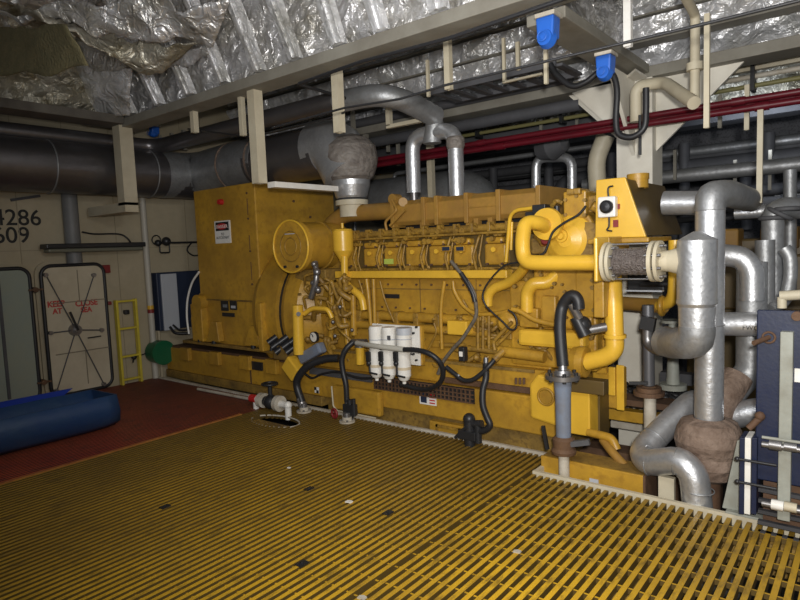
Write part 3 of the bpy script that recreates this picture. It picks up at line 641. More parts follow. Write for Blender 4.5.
# round cream pipe with coupling, upper right
p = P(695, 60, y=4.6)
rp = thing('riser_pipe', 'round cream pipe with a collar coming down at upper right', 'pipe', (p.x, 4.6, 2.5))
MB().tube([P(682, -10, y=4.2), (p.x, 4.6, P(695, 15, y=4.6).z), (p.x, 4.6, P(695, 105, y=4.6).z)], .032, 14, fil=.05).build('pipe', M['cream'], rp)
MB().cyl((p.x, 4.6, p.z-.07), (p.x, 4.6, p.z-.02), .055, n=16).build('collar', M['cream'], rp)
MB().tube([P(636, 122, y=4.9), P(636, 92, y=4.9), P(640, 86, y=4.9), P(664, 82, y=4.9), P(694, 103, y=4.5)], .045, 14, fil=.08).build('bent_pipe', M['cream'], label='cream pipe bending down across the face of the column', cat='pipe')
MB().tube([P(640, 115, y=4.75), P(640, 155, y=4.75)], .012, 8).build('pull_switch', M['blackm'], label='small dark switch hanging on a rod in front of the column', cat='switch')
MB().tube([P(606, 135, y=5.9), P(596, 160, y=5.9), P(598, 195, y=5.9)], .085, 16, fil=.1).build('bent_duct', M['cream'], label='cream bent pipe dropping just left of the column', cat='pipe')
# ladder tray
a = P(430, 94, y=4.35); c = P(556, 68, y=4.35); z = (a.z + c.z)/2
lt = thing('cable_tray', 'black ladder cable tray hung under the foil at top centre', 'cable tray', (a.x, 4.5, z))
for y in (4.35, 4.75): MB().box(a.x, c.x, y-.012, y+.012, z, z+.055).build('side_rail', M['darkg'], lt)
x = a.x + .02; 
while x < c.x: MB().box(x, x+.06, 4.36, 4.74, z, z+.02).build('rung', M['darkg'], lt); x += .16
# cable rack with white and olive pipes beyond the column
for nm, (pa, pb, h, m, lab) in enumerate((((460, 122), (800, 60), .05, M['cream'], 'cream flat rail of the far pipe rack behind the column'), ((460, 129), (800, 69), .045, M['whitedirty'], 'white pipe of the far rack behind the column'), ((460, 137), (800, 77), .04, mat('olive_pipe', (.22, .20, .08), .5), 'olive pipe lowest in the far rack behind the column'))):
    q0 = P(*pa, y=6.0); q1 = P(*pb, y=6.0); z = (q0.z+q1.z)/2
    b = MB().box(-4.0, 1.2, 5.98, 6.04, z-h/2, z+h/2) if nm == 0 else MB().cyl((-4.0, 6.0, z), (1.2, 6.0, z), h/2, n=12)
    b.build('rack_rail' if nm == 0 else 'rack_pipe', m, label=lab, cat='pipe')
for x in (-3.6, -2.6, -.9, -.1): MB().box(x, x+.03, 5.93, 6.06, z-.05, z+.20).build('rack_clip', M['blackm'], label='dark clip on the far pipe rack behind the column', cat='clip', group='dark clips on the far pipe rack')
# dim runs of pipe and tray in the dark behind
rr = random.Random(3)
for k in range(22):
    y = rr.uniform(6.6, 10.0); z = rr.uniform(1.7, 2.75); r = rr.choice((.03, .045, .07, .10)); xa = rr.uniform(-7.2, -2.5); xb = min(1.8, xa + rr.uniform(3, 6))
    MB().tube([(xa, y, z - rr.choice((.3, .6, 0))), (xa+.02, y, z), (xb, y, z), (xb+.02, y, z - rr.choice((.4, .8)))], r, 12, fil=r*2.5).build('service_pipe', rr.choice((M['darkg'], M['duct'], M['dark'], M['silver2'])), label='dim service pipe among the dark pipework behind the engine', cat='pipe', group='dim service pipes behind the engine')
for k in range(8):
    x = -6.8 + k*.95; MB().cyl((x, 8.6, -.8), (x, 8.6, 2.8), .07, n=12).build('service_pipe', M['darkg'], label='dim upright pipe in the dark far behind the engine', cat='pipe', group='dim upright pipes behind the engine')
# dim pipes seen above the duct at left
for k, (y, z, r) in enumerate(((5.3, 3.05, .05), (5.5, 2.85, .06), (5.9, 3.15, .05), (6.6, 2.9, .09))):
    MB().cyl((-7.4, y, z), (-2.2, y, z), r, n=12).build('overhead_pipe', M['darkg'], label='dim overhead pipe between the duct and the foil', cat='pipe', group='dim overhead pipes above the duct')
# silver pipe loops behind the engine to the right of centre
MB().tube([P(536, 205, y=6.0), P(536, 158, y=6.0), P(572, 157, y=6.0), P(572, 205, y=6.0)], .05, 14, fil=.12).build('pipe_loop', M['silver'], label='thin silver pipe loop standing behind the engine right of centre', cat='pipe')
b = MB().lathe(P(540, 150, y=5.8), (1, -.2, .1), [(0, 0), (0, .10), (0, .10), (.15, .14), (.3, .08), (.34, 0)]); b.build('vent_cowl', M['darkg'], label='dark rounded cowl just below the red pipes', cat='vent')
# ================================================================== GENERATOR SET
G = thing('generator_set', 'huge yellow diesel generator set on its skid beside the grating', 'generator', (-4.4, 4.85, -.05))
Y, Y2, YD, YB, OC, BR = M['yel'], M['yel2'], M['yeld'], M['yelb'], M['ochre'], M['brown']
def gp(name, b, m, parent=None, bevel=0, label=None, kind=None): return b.build(name, m, parent or G, bevel, label, kind)
# skid
sk = gp('skid', MB().box(-7.42, -1.86, 4.2, 5.5, .10, .40), Y, bevel=.012)
gp('lower_flange', MB().box(-7.42, -4.45, 4.18, 5.5, .0, .10).box(-4.45, -1.9, 4.27, 5.45, -.12, .10), YD, sk, .006)
gp('skid_seam', MB().box(-5.63, -5.61, 4.195, 4.2, .05, .40), BR, sk)
b = MB()
for x in (-6.98, -6.34, -5.75, -5.28): b.box(x, x+.18, 4.14, 4.2, .27, .43); b.box(x+.02, x+.16, 4.1, 4.14, .30, .36) if False else None
gp('lifting_lug', b, Y, sk, .008)
gp('drip_ledge', MB().box(-7.3, -5.0, 4.22, 4.5, .40, .425), BR, sk)
# raised rail along the engine
gp('engine_rail', MB().box(-4.95, -1.95, 4.26, 5.35, .40, .60), Y, sk, .01)
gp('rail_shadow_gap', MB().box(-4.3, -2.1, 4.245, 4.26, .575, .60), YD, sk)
a = P(370, 374, y=4.2)
b = MB()
xa, xb = -3.72, -2.62
for i in range(26):
    x = xa + (xb-xa)*i/26; b.box(x, x+.012, 4.175, 4.198, .275, .395)
for z in (.275, .31, .345, .385): b.box(xa, xb, 4.172, 4.186, z, z+.010)
gp('anti_slip_strip', b, BR, sk); gp('strip_backing', MB().box(xa, xb, 4.19, 4.199, .27, .40), M['black'], sk)
gp('strip_backing', MB().box(-4.6, -3.75, 4.17, 4.199, .33, .40), M['darkg'], sk, label='dark grey cable strip')
b = MB()
for (px0, py0, px1, py1) in ((249, 361, 262, 371),): b.pbox(px0, py0, px1, py1, 4.18, .02)
gp('grille', b, M['blackm'], sk)
# box section outlined in cream, below the rail
q0 = P(334, 384, y=4.16); q1 = P(382, 418, y=4.16)
gp('access_panel', MB().box(q0.x, q1.x, 4.13, 4.2, .02, .26), Y, sk, .02)
b = MB(); b.tube([(q0.x+.0, 4.125, .25), (q0.x+.01, 4.125, .05), (q0.x+.06, 4.125, .01), (q1.x-.05, 4.125, .01)], .009, 6); gp('panel_beading', b, M['cream'], sk)
q0 = P(437, 421, y=4.2); q1 = P(462, 440, y=4.2)
b = MB().box(q0.x-.08, q1.x+.14, 4.19, 4.26, -.10, .06); gp('jacking_pocket', b, Y, sk, .008)
b = MB().box(q0.x, q1.x, 4.175, 4.19, .02, .04).box(q0.x, q1.x, 4.175, 4.19, -.08, -.06).box(q0.x, q0.x+.02, 4.175, 4.19, -.08, .04).box(q1.x-.02, q1.x, 4.175, 4.19, -.08, .04); gp('pocket_rim', b, Y2, sk)
q = P(428, 398, y=4.198)
st = gp('flag_sticker', MB().box(q.x-.09, q.x+.09, 4.192, 4.2, q.z-.06, q.z+.05), M['white'], sk)
gp('sticker_stripe', MB().box(q.x-.075, q.x-.01, 4.189, 4.192, q.z-.045, q.z+.04), M['navy'], sk)
b = MB(); 
for k in range(4): b.box(q.x+.02, q.x+.08, 4.189, 4.192, q.z-.045+k*.025, q.z-.034+k*.025)
gp('sticker_stripe', b, M['redp'], sk)
q = P(317, 390, y=4.14)
b = MB(); b.box(q.x-.03, q.x, 4.13, 4.135, q.z, q.z+.03).box(q.x, q.x+.03, 4.13, 4.135, q.z-.03, q.z); b2 = MB().box(q.x-.03, q.x+.03, 4.135, 4.14, q.z-.03, q.z+.03)
gp('target_marker', b, M['black'], sk); gp('marker_plate', b2, M['white'], sk)

# generator housing
x0, x1 = -6.53, -5.36
H = gp('generator_housing', MB().box(x0, x1, 4.2, 5.42, 1.06, 2.37), Y, bevel=.012)
low = MB().prism([(-6.50, 4.2, 1.18), (-6.50, 4.2, 1.22), (x1+.12, 4.2, 1.22), (x1+.18, 4.2, .52), (-6.78, 4.2, .52), (-6.80, 4.2, .80), (-6.70, 4.2, 1.02)], (0, 1.15, 0)); low.v = [p + Vector((0, .012, 0)) for p in low.v]; gp('stator_body', low, Y, bevel=.012)
b = MB().curve([P(199, 272, y=4.19), P(192, 283, y=4.19), P(187.5, 300, y=4.19), P(187, 318, y=4.19), P(189, 334, y=4.19)], .014, 6); gp('edge_beading', b, M['white'], label='white bead along the curved end')
gp('panel_lip', MB().box(x0, x1+.0, 4.192, 4.2, 1.05, 1.065), YD, H)
b = MB()
for z in (1.25, 1.62, 1.98, 2.26): b.cyl((x1-.13, 4.2, z), (x1-.13, 4.19, z), .012, n=8)
for z0, z1_ in ((1.30, 1.5), (1.64, 1.8), (2.02, 2.2)): b.box(x1-.135, x1-.128, 4.194, 4.2, z0, z1_)
for y in (4.75, 5.0): b.cyl((x1, y, 2.18 if y < 4.9 else 2.0), (x1+.015, y, 2.18 if y < 4.9 else 2.0), .015, n=8)
gp('fastener', b, BR, H)
q = P(222, 202, y=4.2); rb = gp('warning_lamp', MB().cyl((q.x, 4.2, q.z), (q.x, 4.15, q.z), .035, .028), M['redp'], H)
q = P(223, 232, y=4.2); sg = gp('danger_sign', MB().box(q.x-.15, q.x+.15, 4.193, 4.2, q.z-.13, q.z+.13), M['white'], H)
gp('sign_header', MB().box(q.x-.125, q.x+.125, 4.190, 4.193, q.z+.015, q.z+.115), M['black'], sg.parent and H)
MB().prism([Vector((q.x + .10*math.cos(a), 4.189, q.z+.065+.035*math.sin(a))) for a in [math.tau*k/20 for k in range(20)]], (0, -.002, 0)).build('sign_oval', M['redp'], H)
text('lettering', 'DANGER', .055, (q.x, 4.186, q.z+.045), 'y', M['white'], H, .0008, 1, 'CENTER')
text('lettering', 'NO\nSMOKING', .052, (q.x, 4.192, q.z-.045), 'y', M['blacktxt'], H, .0008, 1, 'CENTER') if False else text('lettering', 'TO\nAUTOSTART', .044, (q.x, 4.192, q.z-.04), 'y', M['blacktxt'], H, .0008, 1, 'CENTER')
b = MB().pbox(220.5, 300.5, 228, 311, 4.19, .012).pbox(229.5, 300.5, 236.5, 310, 4.19, .012).pbox(222, 312.5, 234, 317, 4.19, .012); gp('data_plate', b, M['blackm'])
b = MB()
for z in (.0, .012, .024): q = P(223, 305, y=4.19); b.box(q.x, q.x+.08, 4.186, 4.19, q.z - z, q.z - z + .004)
q = P(231, 303, y=4.19); b.box(q.x, q.x+.08, 4.186, 4.19, q.z-.06, q.z-.03); gp('data_plate_print', b, M['greyl'])
# feet and gussets of the generator
b = MB(); b.pbox(190, 304, 203, 342, 4.12, .1); gp('mounting_foot', b, Y, bevel=.01)
q = P(196, 303, y=4.12); gp('mounting_foot', MB().cyl((q.x+.02, 4.112, q.z), (q.x+.02, 4.21, q.z), .10, n=24), Y)
for (xa_, xb_, yt, yb_) in ((208, 217, 322, 342), (246, 257, 326, 346)):
    A = P(xa_+3, yt, y=4.13); B = P(xb_-1, yt, y=4.13); C_ = P(xb_+2, yb_, y=4.13); D = P(xa_-2, yb_, y=4.13)
    gp('gusset', MB().prism([A, B, C_, D], (0, .08, 0)), Y, bevel=.006)
b = MB(); b.pbox(256, 303, 263, 352, 4.02, .1); gp('mounting_foot', b, Y, bevel=.01)
b = MB().box(-6.9, -5.1, 4.14, 4.3, .50, .535); gp('foot_rail', b, YD, bevel=.004)
b = MB()
for px in (199, 213, 252, 270): q = P(px, 338, y=4.13); b.cyl((q.x, 4.14, .535), (q.x, 4.14, .57), .03, n=6); 
gp('foot_bolt', b, M['blackm'])
# adapter ring, dark gap and flywheel housing
yc, zc_ = 4.87, .92
gp('adapter_ring', MB().lathe((x1-.05, yc, zc_), (1, 0, 0), [(0, .76), (.10, .80), (.10, .80), (.44, .80), (.44, .80), (.44, .5)], 48), Y)
gp('coupling_gap', MB().lathe((x1+.38, yc, zc_), (1, 0, 0), [(0, .75), (.12, .75)], 48), M['black'])
gp('flywheel_housing', MB().lathe((x1+.45, yc, zc_), (1, 0, 0), [(0, .4), (0, .77), (0, .77), (.06, .79), (.24, .77), (.24, .77), (.42, .6), (.42, 0)], 48), Y)
b = MB()
for k in range(20):
    a = math.tau*k/20; p = Vector((x1+.70, yc + .775*math.cos(a), zc_ + .775*math.sin(a))); b.cyl(p, p + Vector((.035, 0, 0)), .014, n=6)
gp('ring_bolt', b, YD)
gp('starter_guard', MB().pbox(272, 345, 292, 362, 4.05, .2), YD, bevel=.02)
b = MB()
for k in range(7):
    q = P(268 + k*3.6, 343 + (k % 3)*5, y=4.02); b.cyl(q, q + Vector((.05, .08, .06)), .035, n=8)
gp('starter_wiring', b, M['blackm'])
# air cleaner
c = P(290.3, 246.5, y=3.98); c = P(290, 246.5, y=3.98)
ac = gp('air_cleaner', MB().lathe((c.x, 3.99, c.z), (0, 1, 0), [(0, .0), (0, .255), (0, .255), (.05, .265), (.05, .265), (.05, .24), (.05, .24), (.62, .24), (.62, .24), (.72, .2), (.72, 0)], 40), Y)
b = MB(); b.torus((c.x, 3.985, c.z), (0, 1, 0), .257, .011, 40); gp('lid_rim', b, YB, ac)
b = MB(); 
for r in (.15, .085): b.torus((c.x, 3.987, c.z), (0, 1, 0), r, .006, 32, 6)
gp('lid_embossing', b, Y2, ac)
gp('lid_stripe', MB().box(c.x-.07, c.x+.07, 3.98, 3.986, c.z+.12, c.z+.128), M['greyl'], ac)
b = MB(); 
for dx in (-.09, .09): b.cyl((c.x+dx, 3.97, c.z-.2), (c.x+dx, 3.99, c.z-.2), .014, n=8)
gp('lid_latch', b, M['blackm'], ac)
gp('clamp_band', MB().torus((c.x, 4.36, c.z), (0, 1, 0), .243, .009, 40), Y2, ac)
gp('support_bracket', MB().box(c.x-.2, c.x+.25, 4.2, 4.5, c.z-.36, c.z-.24), YD, ac, .01)
gp('outlet_pipe', MB().tube([P(318, 246, y=4.62), P(333, 222, y=4.62), P(345, 214, y=4.62), P(402, 210, y=4.62)], .085, 20, fil=.2), OC)
# engine block and stacked structures
gp('engine_block', MB().box(-4.5, -2.0, 4.48, 5.2, .62, 1.55), Y2, bevel=.01)
b = MB().box(-4.2, -2.05, 4.40, 4.5, .98, 1.31); gp('block_side_cover', b, Y, bevel=.01)
b = MB()
for x in (-3.9, -3.3, -2.7): b.box(x, x+.006, 4.392, 4.4, 1.0, 1.3)
b.box(-4.2, -2.05, 4.392, 4.4, 1.205, 1.212); gp('cover_joint', b, YD)
b = MB()
rr2 = random.Random(5)
for k in range(24): b.cyl((-4.1 + k*.085, 4.40, 1.25 if k % 2 else 1.03), (-4.1 + k*.085, 4.385, 1.25 if k % 2 else 1.03), .010, n=6)
gp('cover_bolt', b, BR)
gp('name_plate', MB().pbox(384, 294, 399, 298.5, 4.385, .01), M['black'])
gp('oil_pan', MB().box(-4.4, -2.0, 4.34, 5.3, .58, .82), Y, bevel=.02)
b = MB().tube([(-4.45, 4.33, .955), (-2.35, 4.33, .955)], .045, 14).tube([(-4.4, 4.30, .86), (-2.5, 4.30, .86)], .038, 14); gp('oil_gallery', b, Y)
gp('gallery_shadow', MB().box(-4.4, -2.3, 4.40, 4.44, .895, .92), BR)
b = MB()
for k in range(9):
    x = -4.25 + k*.235; b.box(x, x+.06, 4.28, 4.40, .82, 1.0)
gp('gallery_clamp', b, Y2, bevel=.01)
# valve covers in a row with injector gear between
spx = (346, 371, 392, 414, 438, 463, 495)
cov = []
for i, px in enumerate(spx):
    q = P(px, 249, y=4.42); w = .105
    b = MB().box(q.x-w, q.x+w, 4.42, 4.62, 1.42, 1.60); b.box(q.x-w*.8, q.x+w*.8, 4.40, 4.56, 1.60, 1.655)
    vc = gp('valve_cover', b, Y, bevel=.02)
    MB().cyl((q.x, 4.40, 1.55), (q.x, 4.385, 1.55), .022, n=10).build('cover_cap', YB, vc)
    b = MB()
    for (dx, dz) in ((-.07, .16), (.07, .16), (-.07, -.02), (.07, -.02)): b.cyl((q.x+dx, 4.42, 1.46+dz-.01), (q.x+dx, 4.40, 1.46+dz-.01), .011, n=6)
    b.build('cover_bolt', BR, vc)
b = MB()
for i in range(len(spx)-1):
    q = P((spx[i]+spx[i+1])/2, 249, y=4.45)
    b.tube([(q.x-.02, 4.44, 1.36), (q.x-.03, 4.40, 1.5), (q.x+.02, 4.42, 1.66), (q.x+.01, 4.5, 1.72)], .013, 6); b.tube([(q.x+.035, 4.44, 1.36), (q.x+.02, 4.41, 1.48), (q.x+.05, 4.44, 1.7)], .009, 6)
gp('fuel_line', b, Y2)
b = MB(); rr3 = random.Random(11)
for k in range(64):
    x = rr3.uniform(-4.15, -2.05); z = rr3.choice((1.68, 1.72, 1.64, 1.40, 1.37)); r = rr3.uniform(.012, .03); b.cyl((x, 4.46, z), (x, 4.40 - rr3.random()*.05, z), r, n=8)
    if k % 3 == 0: b.bar((x, 4.43, z), (x + rr3.uniform(-.1, .1), 4.42, z + rr3.uniform(-.12, .08)), .012)
gp('injector_fitting', b, Y2)
gp('cover_tag', MB().pbox(384, 259, 393, 264, 4.37, .01), mat('lime_tag', (.45, .55, .1), .5))
b = MB().pbox(441, 246, 450, 251.5, 4.37, .02).pbox(455, 246, 464, 251.5, 4.37, .02); gp('sensor_box', b, Y, bevel=.004)
gp('sensor_label', MB().pbox(442, 247, 449, 250.5, 4.36, .01).pbox(456, 247, 463, 250.5, 4.36, .01), M['navy'])
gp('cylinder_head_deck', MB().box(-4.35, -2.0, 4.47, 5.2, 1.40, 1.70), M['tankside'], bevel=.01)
b = MB().tube([(-4.15, 4.42, 1.735), (-2.15, 4.42, 1.735)], .032, 10).tube([(-4.2, 4.36, 1.69), (-2.2, 4.36, 1.69)], .012, 8); gp('fuel_manifold', b, Y2)
b = MB()
for k in range(12):
    x = -4.1 + k*.17; b.box(x, x+.03, 4.38, 4.46, 1.69, 1.78); b.cyl((x+.07, 4.4, 1.74), (x+.07, 4.36, 1.77), .014, n=6)
gp('manifold_clamp', b, Y2, bevel=.004)
# square coolant rail
gp('coolant_rail', MB().box(P(336, 275, y=4.3).x, P(508, 275, y=4.3).x, 4.28, 4.38, 1.315, 1.385), YB, bevel=.01)
# exhaust/intake plenum on top: several ribbed lengths
xs = [P(p_, 205, y=4.5).x for p_ in (396, 427, 440, 470, 502, 542)]
for i in range(len(xs)-1):
    a, c_ = xs[i], xs[i+1]-.012; h = 2.005 + .0*i
    gp('plenum_section', MB().prism([(a, 4.5, 1.80), (a, 4.46, 1.84), (a, 4.46, 1.99), (a, 4.52, h+.03), (a, 5.1, h+.03), (a, 5.1, 1.80)], (c_-a, 0, 0)), OC, bevel=.008)
b = MB()
for x in xs: b.box(x-.028, x+.012, 4.44, 5.12, 1.785, 2.045)
b.box(xs[3], xs[4], 4.45, 4.46, 1.91, 1.92)
gp('plenum_flange', b, OC, bevel=.004)
gp('plenum_feet', MB().box(xs[0], xs[-1], 4.62, 5.0, 1.70, 1.80), M['black'])
b = MB()
for px in (470, 478, 492, 424): q = P(px, 222, y=4.5); b.box(q.x-.025, q.x+.02, 4.47, 4.53, 1.72, 1.82)
gp('plenum_foot', b, OC)
b = MB(); q = P(392, 199, y=4.5); b.cyl(q, q + Vector((0, .1, 0)), .05).cyl(P(403, 202, y=4.45), P(403, 202, y=4.55), .042); b.tube([P(392, 200, y=4.45), P(397, 210, y=4.42), P(385, 222, y=4.42), P(388, 236, y=4.42)], .014, 6); b.bar(P(405, 210, y=4.4), P(390, 226, y=4.4), .02); gp('turbo_linkage', b, OC)
# breather canister with its pipe
q = P(343, 241, y=4.28)
bc = gp('breather_canister', MB().lathe((q.x, 4.28, q.z-.155), (0, 0, 1), [(-.05, .04), (-.03, .045), (.06, .10), (.06, .10), (.25, .103), (.27, .09), (.27, 0), (.28, .015), (.33, .015), (.33, 0)], 28), YB)
gp('breather_pipe', MB().tube([P(344.5, 256, y=4.25), P(344.5, 283, y=4.25), P(362, 297, y=4.25), P(364, 310, y=4.25)], .036, 14, fil=.08), YB)
# small vertical lines below the rail
for (pts, r) in (([(366.5, 279), (369, 300), (371, 325)], .021), ([(373.5, 279), (375, 325)], .020), ([(339, 279), (342, 300), (348, 345)], .03), ([(353, 295), (354, 335)], .033), ([(331, 280), (332, 318), (330, 345)], .03), ([(359, 280), (363, 296), (360, 317)], .010), ([(380, 281), (385, 300), (394, 322)], .010),
        ([(444.5, 281), (441, 310), (442, 349)], .017), ([(453, 281), (455, 292), (464, 306), (478, 314), (500, 313), (520, 308)], .018), ([(512, 309), (521, 312), (533, 319), (546, 323), (557, 325)], .020), ([(428, 350), (436, 333), (434, 323)], .01), ([(463, 300), (470, 312), (477, 322), (477, 352)], .012)):
    gp('engine_pipe', MB().curve(PY(pts, 4.14 if pts[0][0] > 505 else 4.27), r, 8), Y if r > .015 else Y2)
gp('control_box', MB().pbox(446.5, 320.5, 467, 336, 4.18, .12), YB, bevel=.012)
gp('control_box', MB().pbox(401, 344, 420, 356, 4.26, .10), Y, bevel=.01)
b = MB()
for px in (478, 483, 489): b.cyl(P(px, 316, y=4.24), P(px, 349, y=4.24), .013, n=8)
b.tube([P(512, 322, y=4.2), P(493, 342, y=4.2), P(495, 350, y=4.2)], .016, 8).tube([P(516, 326, y=4.2), P(497, 345, y=4.2)], .014, 8)
b.tube([P(465, 348, y=4.25), P(532, 356, y=4.25)], .022, 10).tube([P(440, 345, y=4.3), P(465, 345, y=4.3)], .02, 8); gp('fuel_pipe_bundle', b, Y2)
gp('fuel_pump', MB().lathe(P(504, 323, y=4.2), (0, 1, 0), [(0, 0), (0, .05), (.03, .085), (.03, .085), (.25, .09)], 24), Y)
b = MB(); b.tube([P(488, 306, y=4.28), P(488, 295, y=4.28), P(494, 288, y=4.28), P(509, 283, y=4.28), P(522, 272, y=4.2), P(527, 262, y=4.1)], .040, 16, fil=.09, seg=5); gp('coolant_pipe', b, YB)
b = MB(); b.tube([P(527, 312, y=4.2), P(527, 292, y=4.2), P(533, 283, y=4.2), P(548, 283, y=4.25), P(556, 275, y=4.3)], .05, 16, fil=.12, seg=6); gp('coolant_pipe', b, YB)
gp('thermostat_housing', MB().pbox(519, 308, 538, 328, 4.2, .2), Y, bevel=.01)
# timing/front housing at the near end
b = MB().box(P(508, 300, y=4.28).x, -1.62, 4.30, 4.72, .62, 1.30); gp('front_housing', b, Y, bevel=.02)
gp('front_cover', MB().pbox(517, 329, 584, 351, 4.18, .15), YB, bevel=.03)
gp('front_cover', MB().pbox(541, 296, 556, 328, 4.2, .1), Y, bevel=.01)
gp('front_cover', MB().pbox(533, 268, 592, 330, 4.26, .1), Y, bevel=.02)
gp('front_cover', MB().pbox(575, 258, 604, 318, 4.24, .12), Y, bevel=.01)
b = MB().tube([P(500, 351, y=4.22), P(545, 357, y=4.22)], .045, 12); gp('oil_gallery', b, Y)
gp('oil_cooler', MB().pbox(560, 330, 583, 374, 4.22, .2), Y, bevel=.02)
b = MB(); rr4 = random.Random(2)
for k in range(46):
    px = rr4.uniform(512, 600); py = rr4.uniform(262, 358); q = P(px, py, y=4.228); r = rr4.uniform(.010, .018); b.cyl(q, q + Vector((0, .04, 0)), r, n=6)
gp('housing_bolt', b, YD)
# boxes/blower above: pump housing with domed cover
q = P(567, 240, y=4.22)
pumpb = MB().prism([P(547, 214, y=4.26), P(588, 214, y=4.26), P(604, 240, y=4.26), P(604, 268, y=4.26), P(536, 268, y=4.26), P(540, 240, y=4.26)], (0, .45, 0)); gp('pump_housing', pumpb, Y, bevel=.02)
pc = gp('pump_cover', MB().lathe((q.x, 4.26, q.z), (0, -1, 0), [(0, .19), (.01, .19), (.03, .165), (.06, .12), (.08, .06), (.085, .05), (.085, 0)], 36), YB)
q2 = P(561, 236, y=4.16); gp('cover_boss', MB().lathe(q2, (0, 1, 0), [(-.02, 0), (-.02, .022), (-.02, .022), (0, .03), (0, .045), (.04, .05)], 20), YB, pc)
gp('drive_drum', MB().lathe(P(585, 243, y=4.22), (0, 1, 0), [(0, 0), (0, .10), (.02, .15), (.02, .15), (.3, .15)], 28), YD)
gp('pump_block', MB().pbox(563, 192, 586, 218, 4.24, .3), Y, bevel=.012)
gp('pump_block', MB().pbox(566, 189, 580, 194, 4.2, .2).pbox(584, 196, 598, 212, 4.3, .2), Y2, bevel=.01)
b = MB(); 
for (px, py) in ((565, 200), (584, 200), (565, 215), (584, 215), (549, 262), (560, 264), (588, 262), (598, 262), (550, 246), (600, 250), (576, 196)): q_ = P(px, py, y=4.225); b.cyl(q_, q_ + Vector((0, .04, 0)), .014, n=6)
gp('pump_bolt', b, YD)
gp('solenoid', MB().pbox(532, 205, 545, 213, 4.16, .12).pbox(525, 212, 549, 217, 4.18, .1).cyl(P(557, 206, y=4.2), P(557, 217, y=4.2), .022), M['blackm'], bevel=.004)
gp('solenoid_line', MB().tube([P(533, 208, y=4.22), P(516, 210, y=4.25), P(510, 216, y=4.28), P(508, 240, y=4.3), P(506, 262, y=4.3)], .016, 8, fil=.05).tube([P(512, 222, y=4.3), P(511, 250, y=4.3)], .012, 8), YB)
gp('linkage', MB().tube([P(552, 206, y=4.25), P(556, 200, y=4.3), P(563, 203, y=4.3)], .018, 8).cyl(P(544, 243, y=4.2), P(537, 235, y=4.25), .03).cyl(P(592, 205, y=4.2), P(604, 212, y=4.25), .035), Y2)
b = MB().pbox(530, 238, 546, 254, 4.24, .1); gp('sensor_cluster', b, YD, bevel=.02)
gp('sensor_cap', MB().cyl(P(545, 240, y=4.18), P(543, 243, y=4.24), .03), M['redtag'])
# big yellow coolant pipe sweeping to the bellows
q = P(547, 223, y=4.1)
gp('coolant_flange', MB().lathe(P(546, 224, y=4.10), (0, 1, 0), [(0, .035), (0, .115), (0, .115), (.03, .12), (.03, .12), (.12, .09)], 30), YB)
gp('coolant_main', MB().tube([P(548, 228, y=4.16), P(540, 223, y=4.02), P(525, 222, y=3.92), P(522, 242, y=3.86), P(524, 262, y=3.84), P(545, 263, y=3.82), P(603, 262.5, y=3.82)], .052, 20, fil=.13, seg=8), YB)
fl = P(605, 262, y=3.82)
gp('flange_plate', MB().box(fl.x-.03, fl.x-.005, 3.70, 3.94, fl.z-.12, fl.z+.16), YB, bevel=.01)
gp('flange_stay', MB().pbox(593, 262, 604, 318, 4.0, .24).box(fl.x-.02, fl.x, 3.9, 4.3, fl.z-.10, fl.z+.16), Y, bevel=.008)
# expansion tank / aftercooler end with slanting side
A = P(596, 180, y=4.15); B = P(625, 177, y=4.15); C_ = P(646, 237, y=4.15); D = P(595, 236, y=4.15)
tk = gp('header_tank', MB().prism([A, B, Vector((C_.x, 4.15, C_.z)), Vector((D.x, 4.15, C_.z+.005))], (0, .03, 0)), YB, bevel=.006, label='bright yellow face of the header tank')
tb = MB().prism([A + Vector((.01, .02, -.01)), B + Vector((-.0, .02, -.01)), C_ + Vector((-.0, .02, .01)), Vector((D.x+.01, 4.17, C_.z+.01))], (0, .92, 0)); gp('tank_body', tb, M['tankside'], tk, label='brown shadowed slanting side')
q = P(638, 184, y=4.45); gp('filler_cap', MB().lathe((q.x, 4.45, q.z-.03), (0, 0, 1), [(0, .07), (.06, .07), (.06, .075), (.10, .075), (.10, 0)], 20), Y, tk)
gp('tank_neck', MB().cyl(P(612, 238, y=4.3), P(612, 256, y=4.3), .10), Y, tk)
gp('tank_base', MB().box(D.x-.05, C_.x+.02, 4.14, 4.7, C_.z-.035, C_.z), Y, tk, .008)
q = P(609, 207, y=4.13)
gd = gp('level_switch', MB().box(q.x-.065, q.x+.055, 4.09, 4.15, q.z-.07, q.z+.07).pbox(597, 203, 603, 212, 4.12, .03), M['white'], tk, .01)
gp('switch_dial', MB().lathe((q.x, 4.09, q.z), (0, -1, 0), [(0, .045), (.02, .045), (.035, .03), (.04, 0)], 20), M['blackm'], tk)
b = MB(); b.curve([P(613, 186, y=4.13), P(609, 187, y=4.13), P(608, 191, y=4.13), P(609, 200, y=4.13)], .006, 6).curve([P(609, 216, y=4.13), P(609, 226, y=4.13), P(607, 230, y=4.13), P(612, 231, y=4.13)], .006, 6); gp('sight_hook', b, M['blackm'], tk)
b = MB().pbox(613, 220, 618, 227, 4.14, .01).pbox(617, 204, 619.5, 209, 4.14, .01); gp('tank_tag', b, M['redtag'], tk)
# vertical return pipe and elbow
gp('return_pipe', MB().tube([P(612, 240, y=4.3), P(613, 290, y=4.15), P(615, 350, y=4.12), P(606, 357, y=4.12), P(586, 362, y=4.12)], .062, 20, fil=.14, seg=8), YB)
q = P(615, 336, y=4.12); gp('pipe_collar', MB().lathe(q, (0, 0, 1), [(-.012, .066), (-.012, .075), (.012, .075), (.012, .066)], 24), YB)
q = P(584, 362, y=4.12); gp('elbow_flange', MB().lathe(q, (-1, 0, .02), [(-.02, .07), (-.02, .11), (-.02, .11), (.03, .115), (.03, .115), (.08, .10), (.08, 0)], 24), Y)
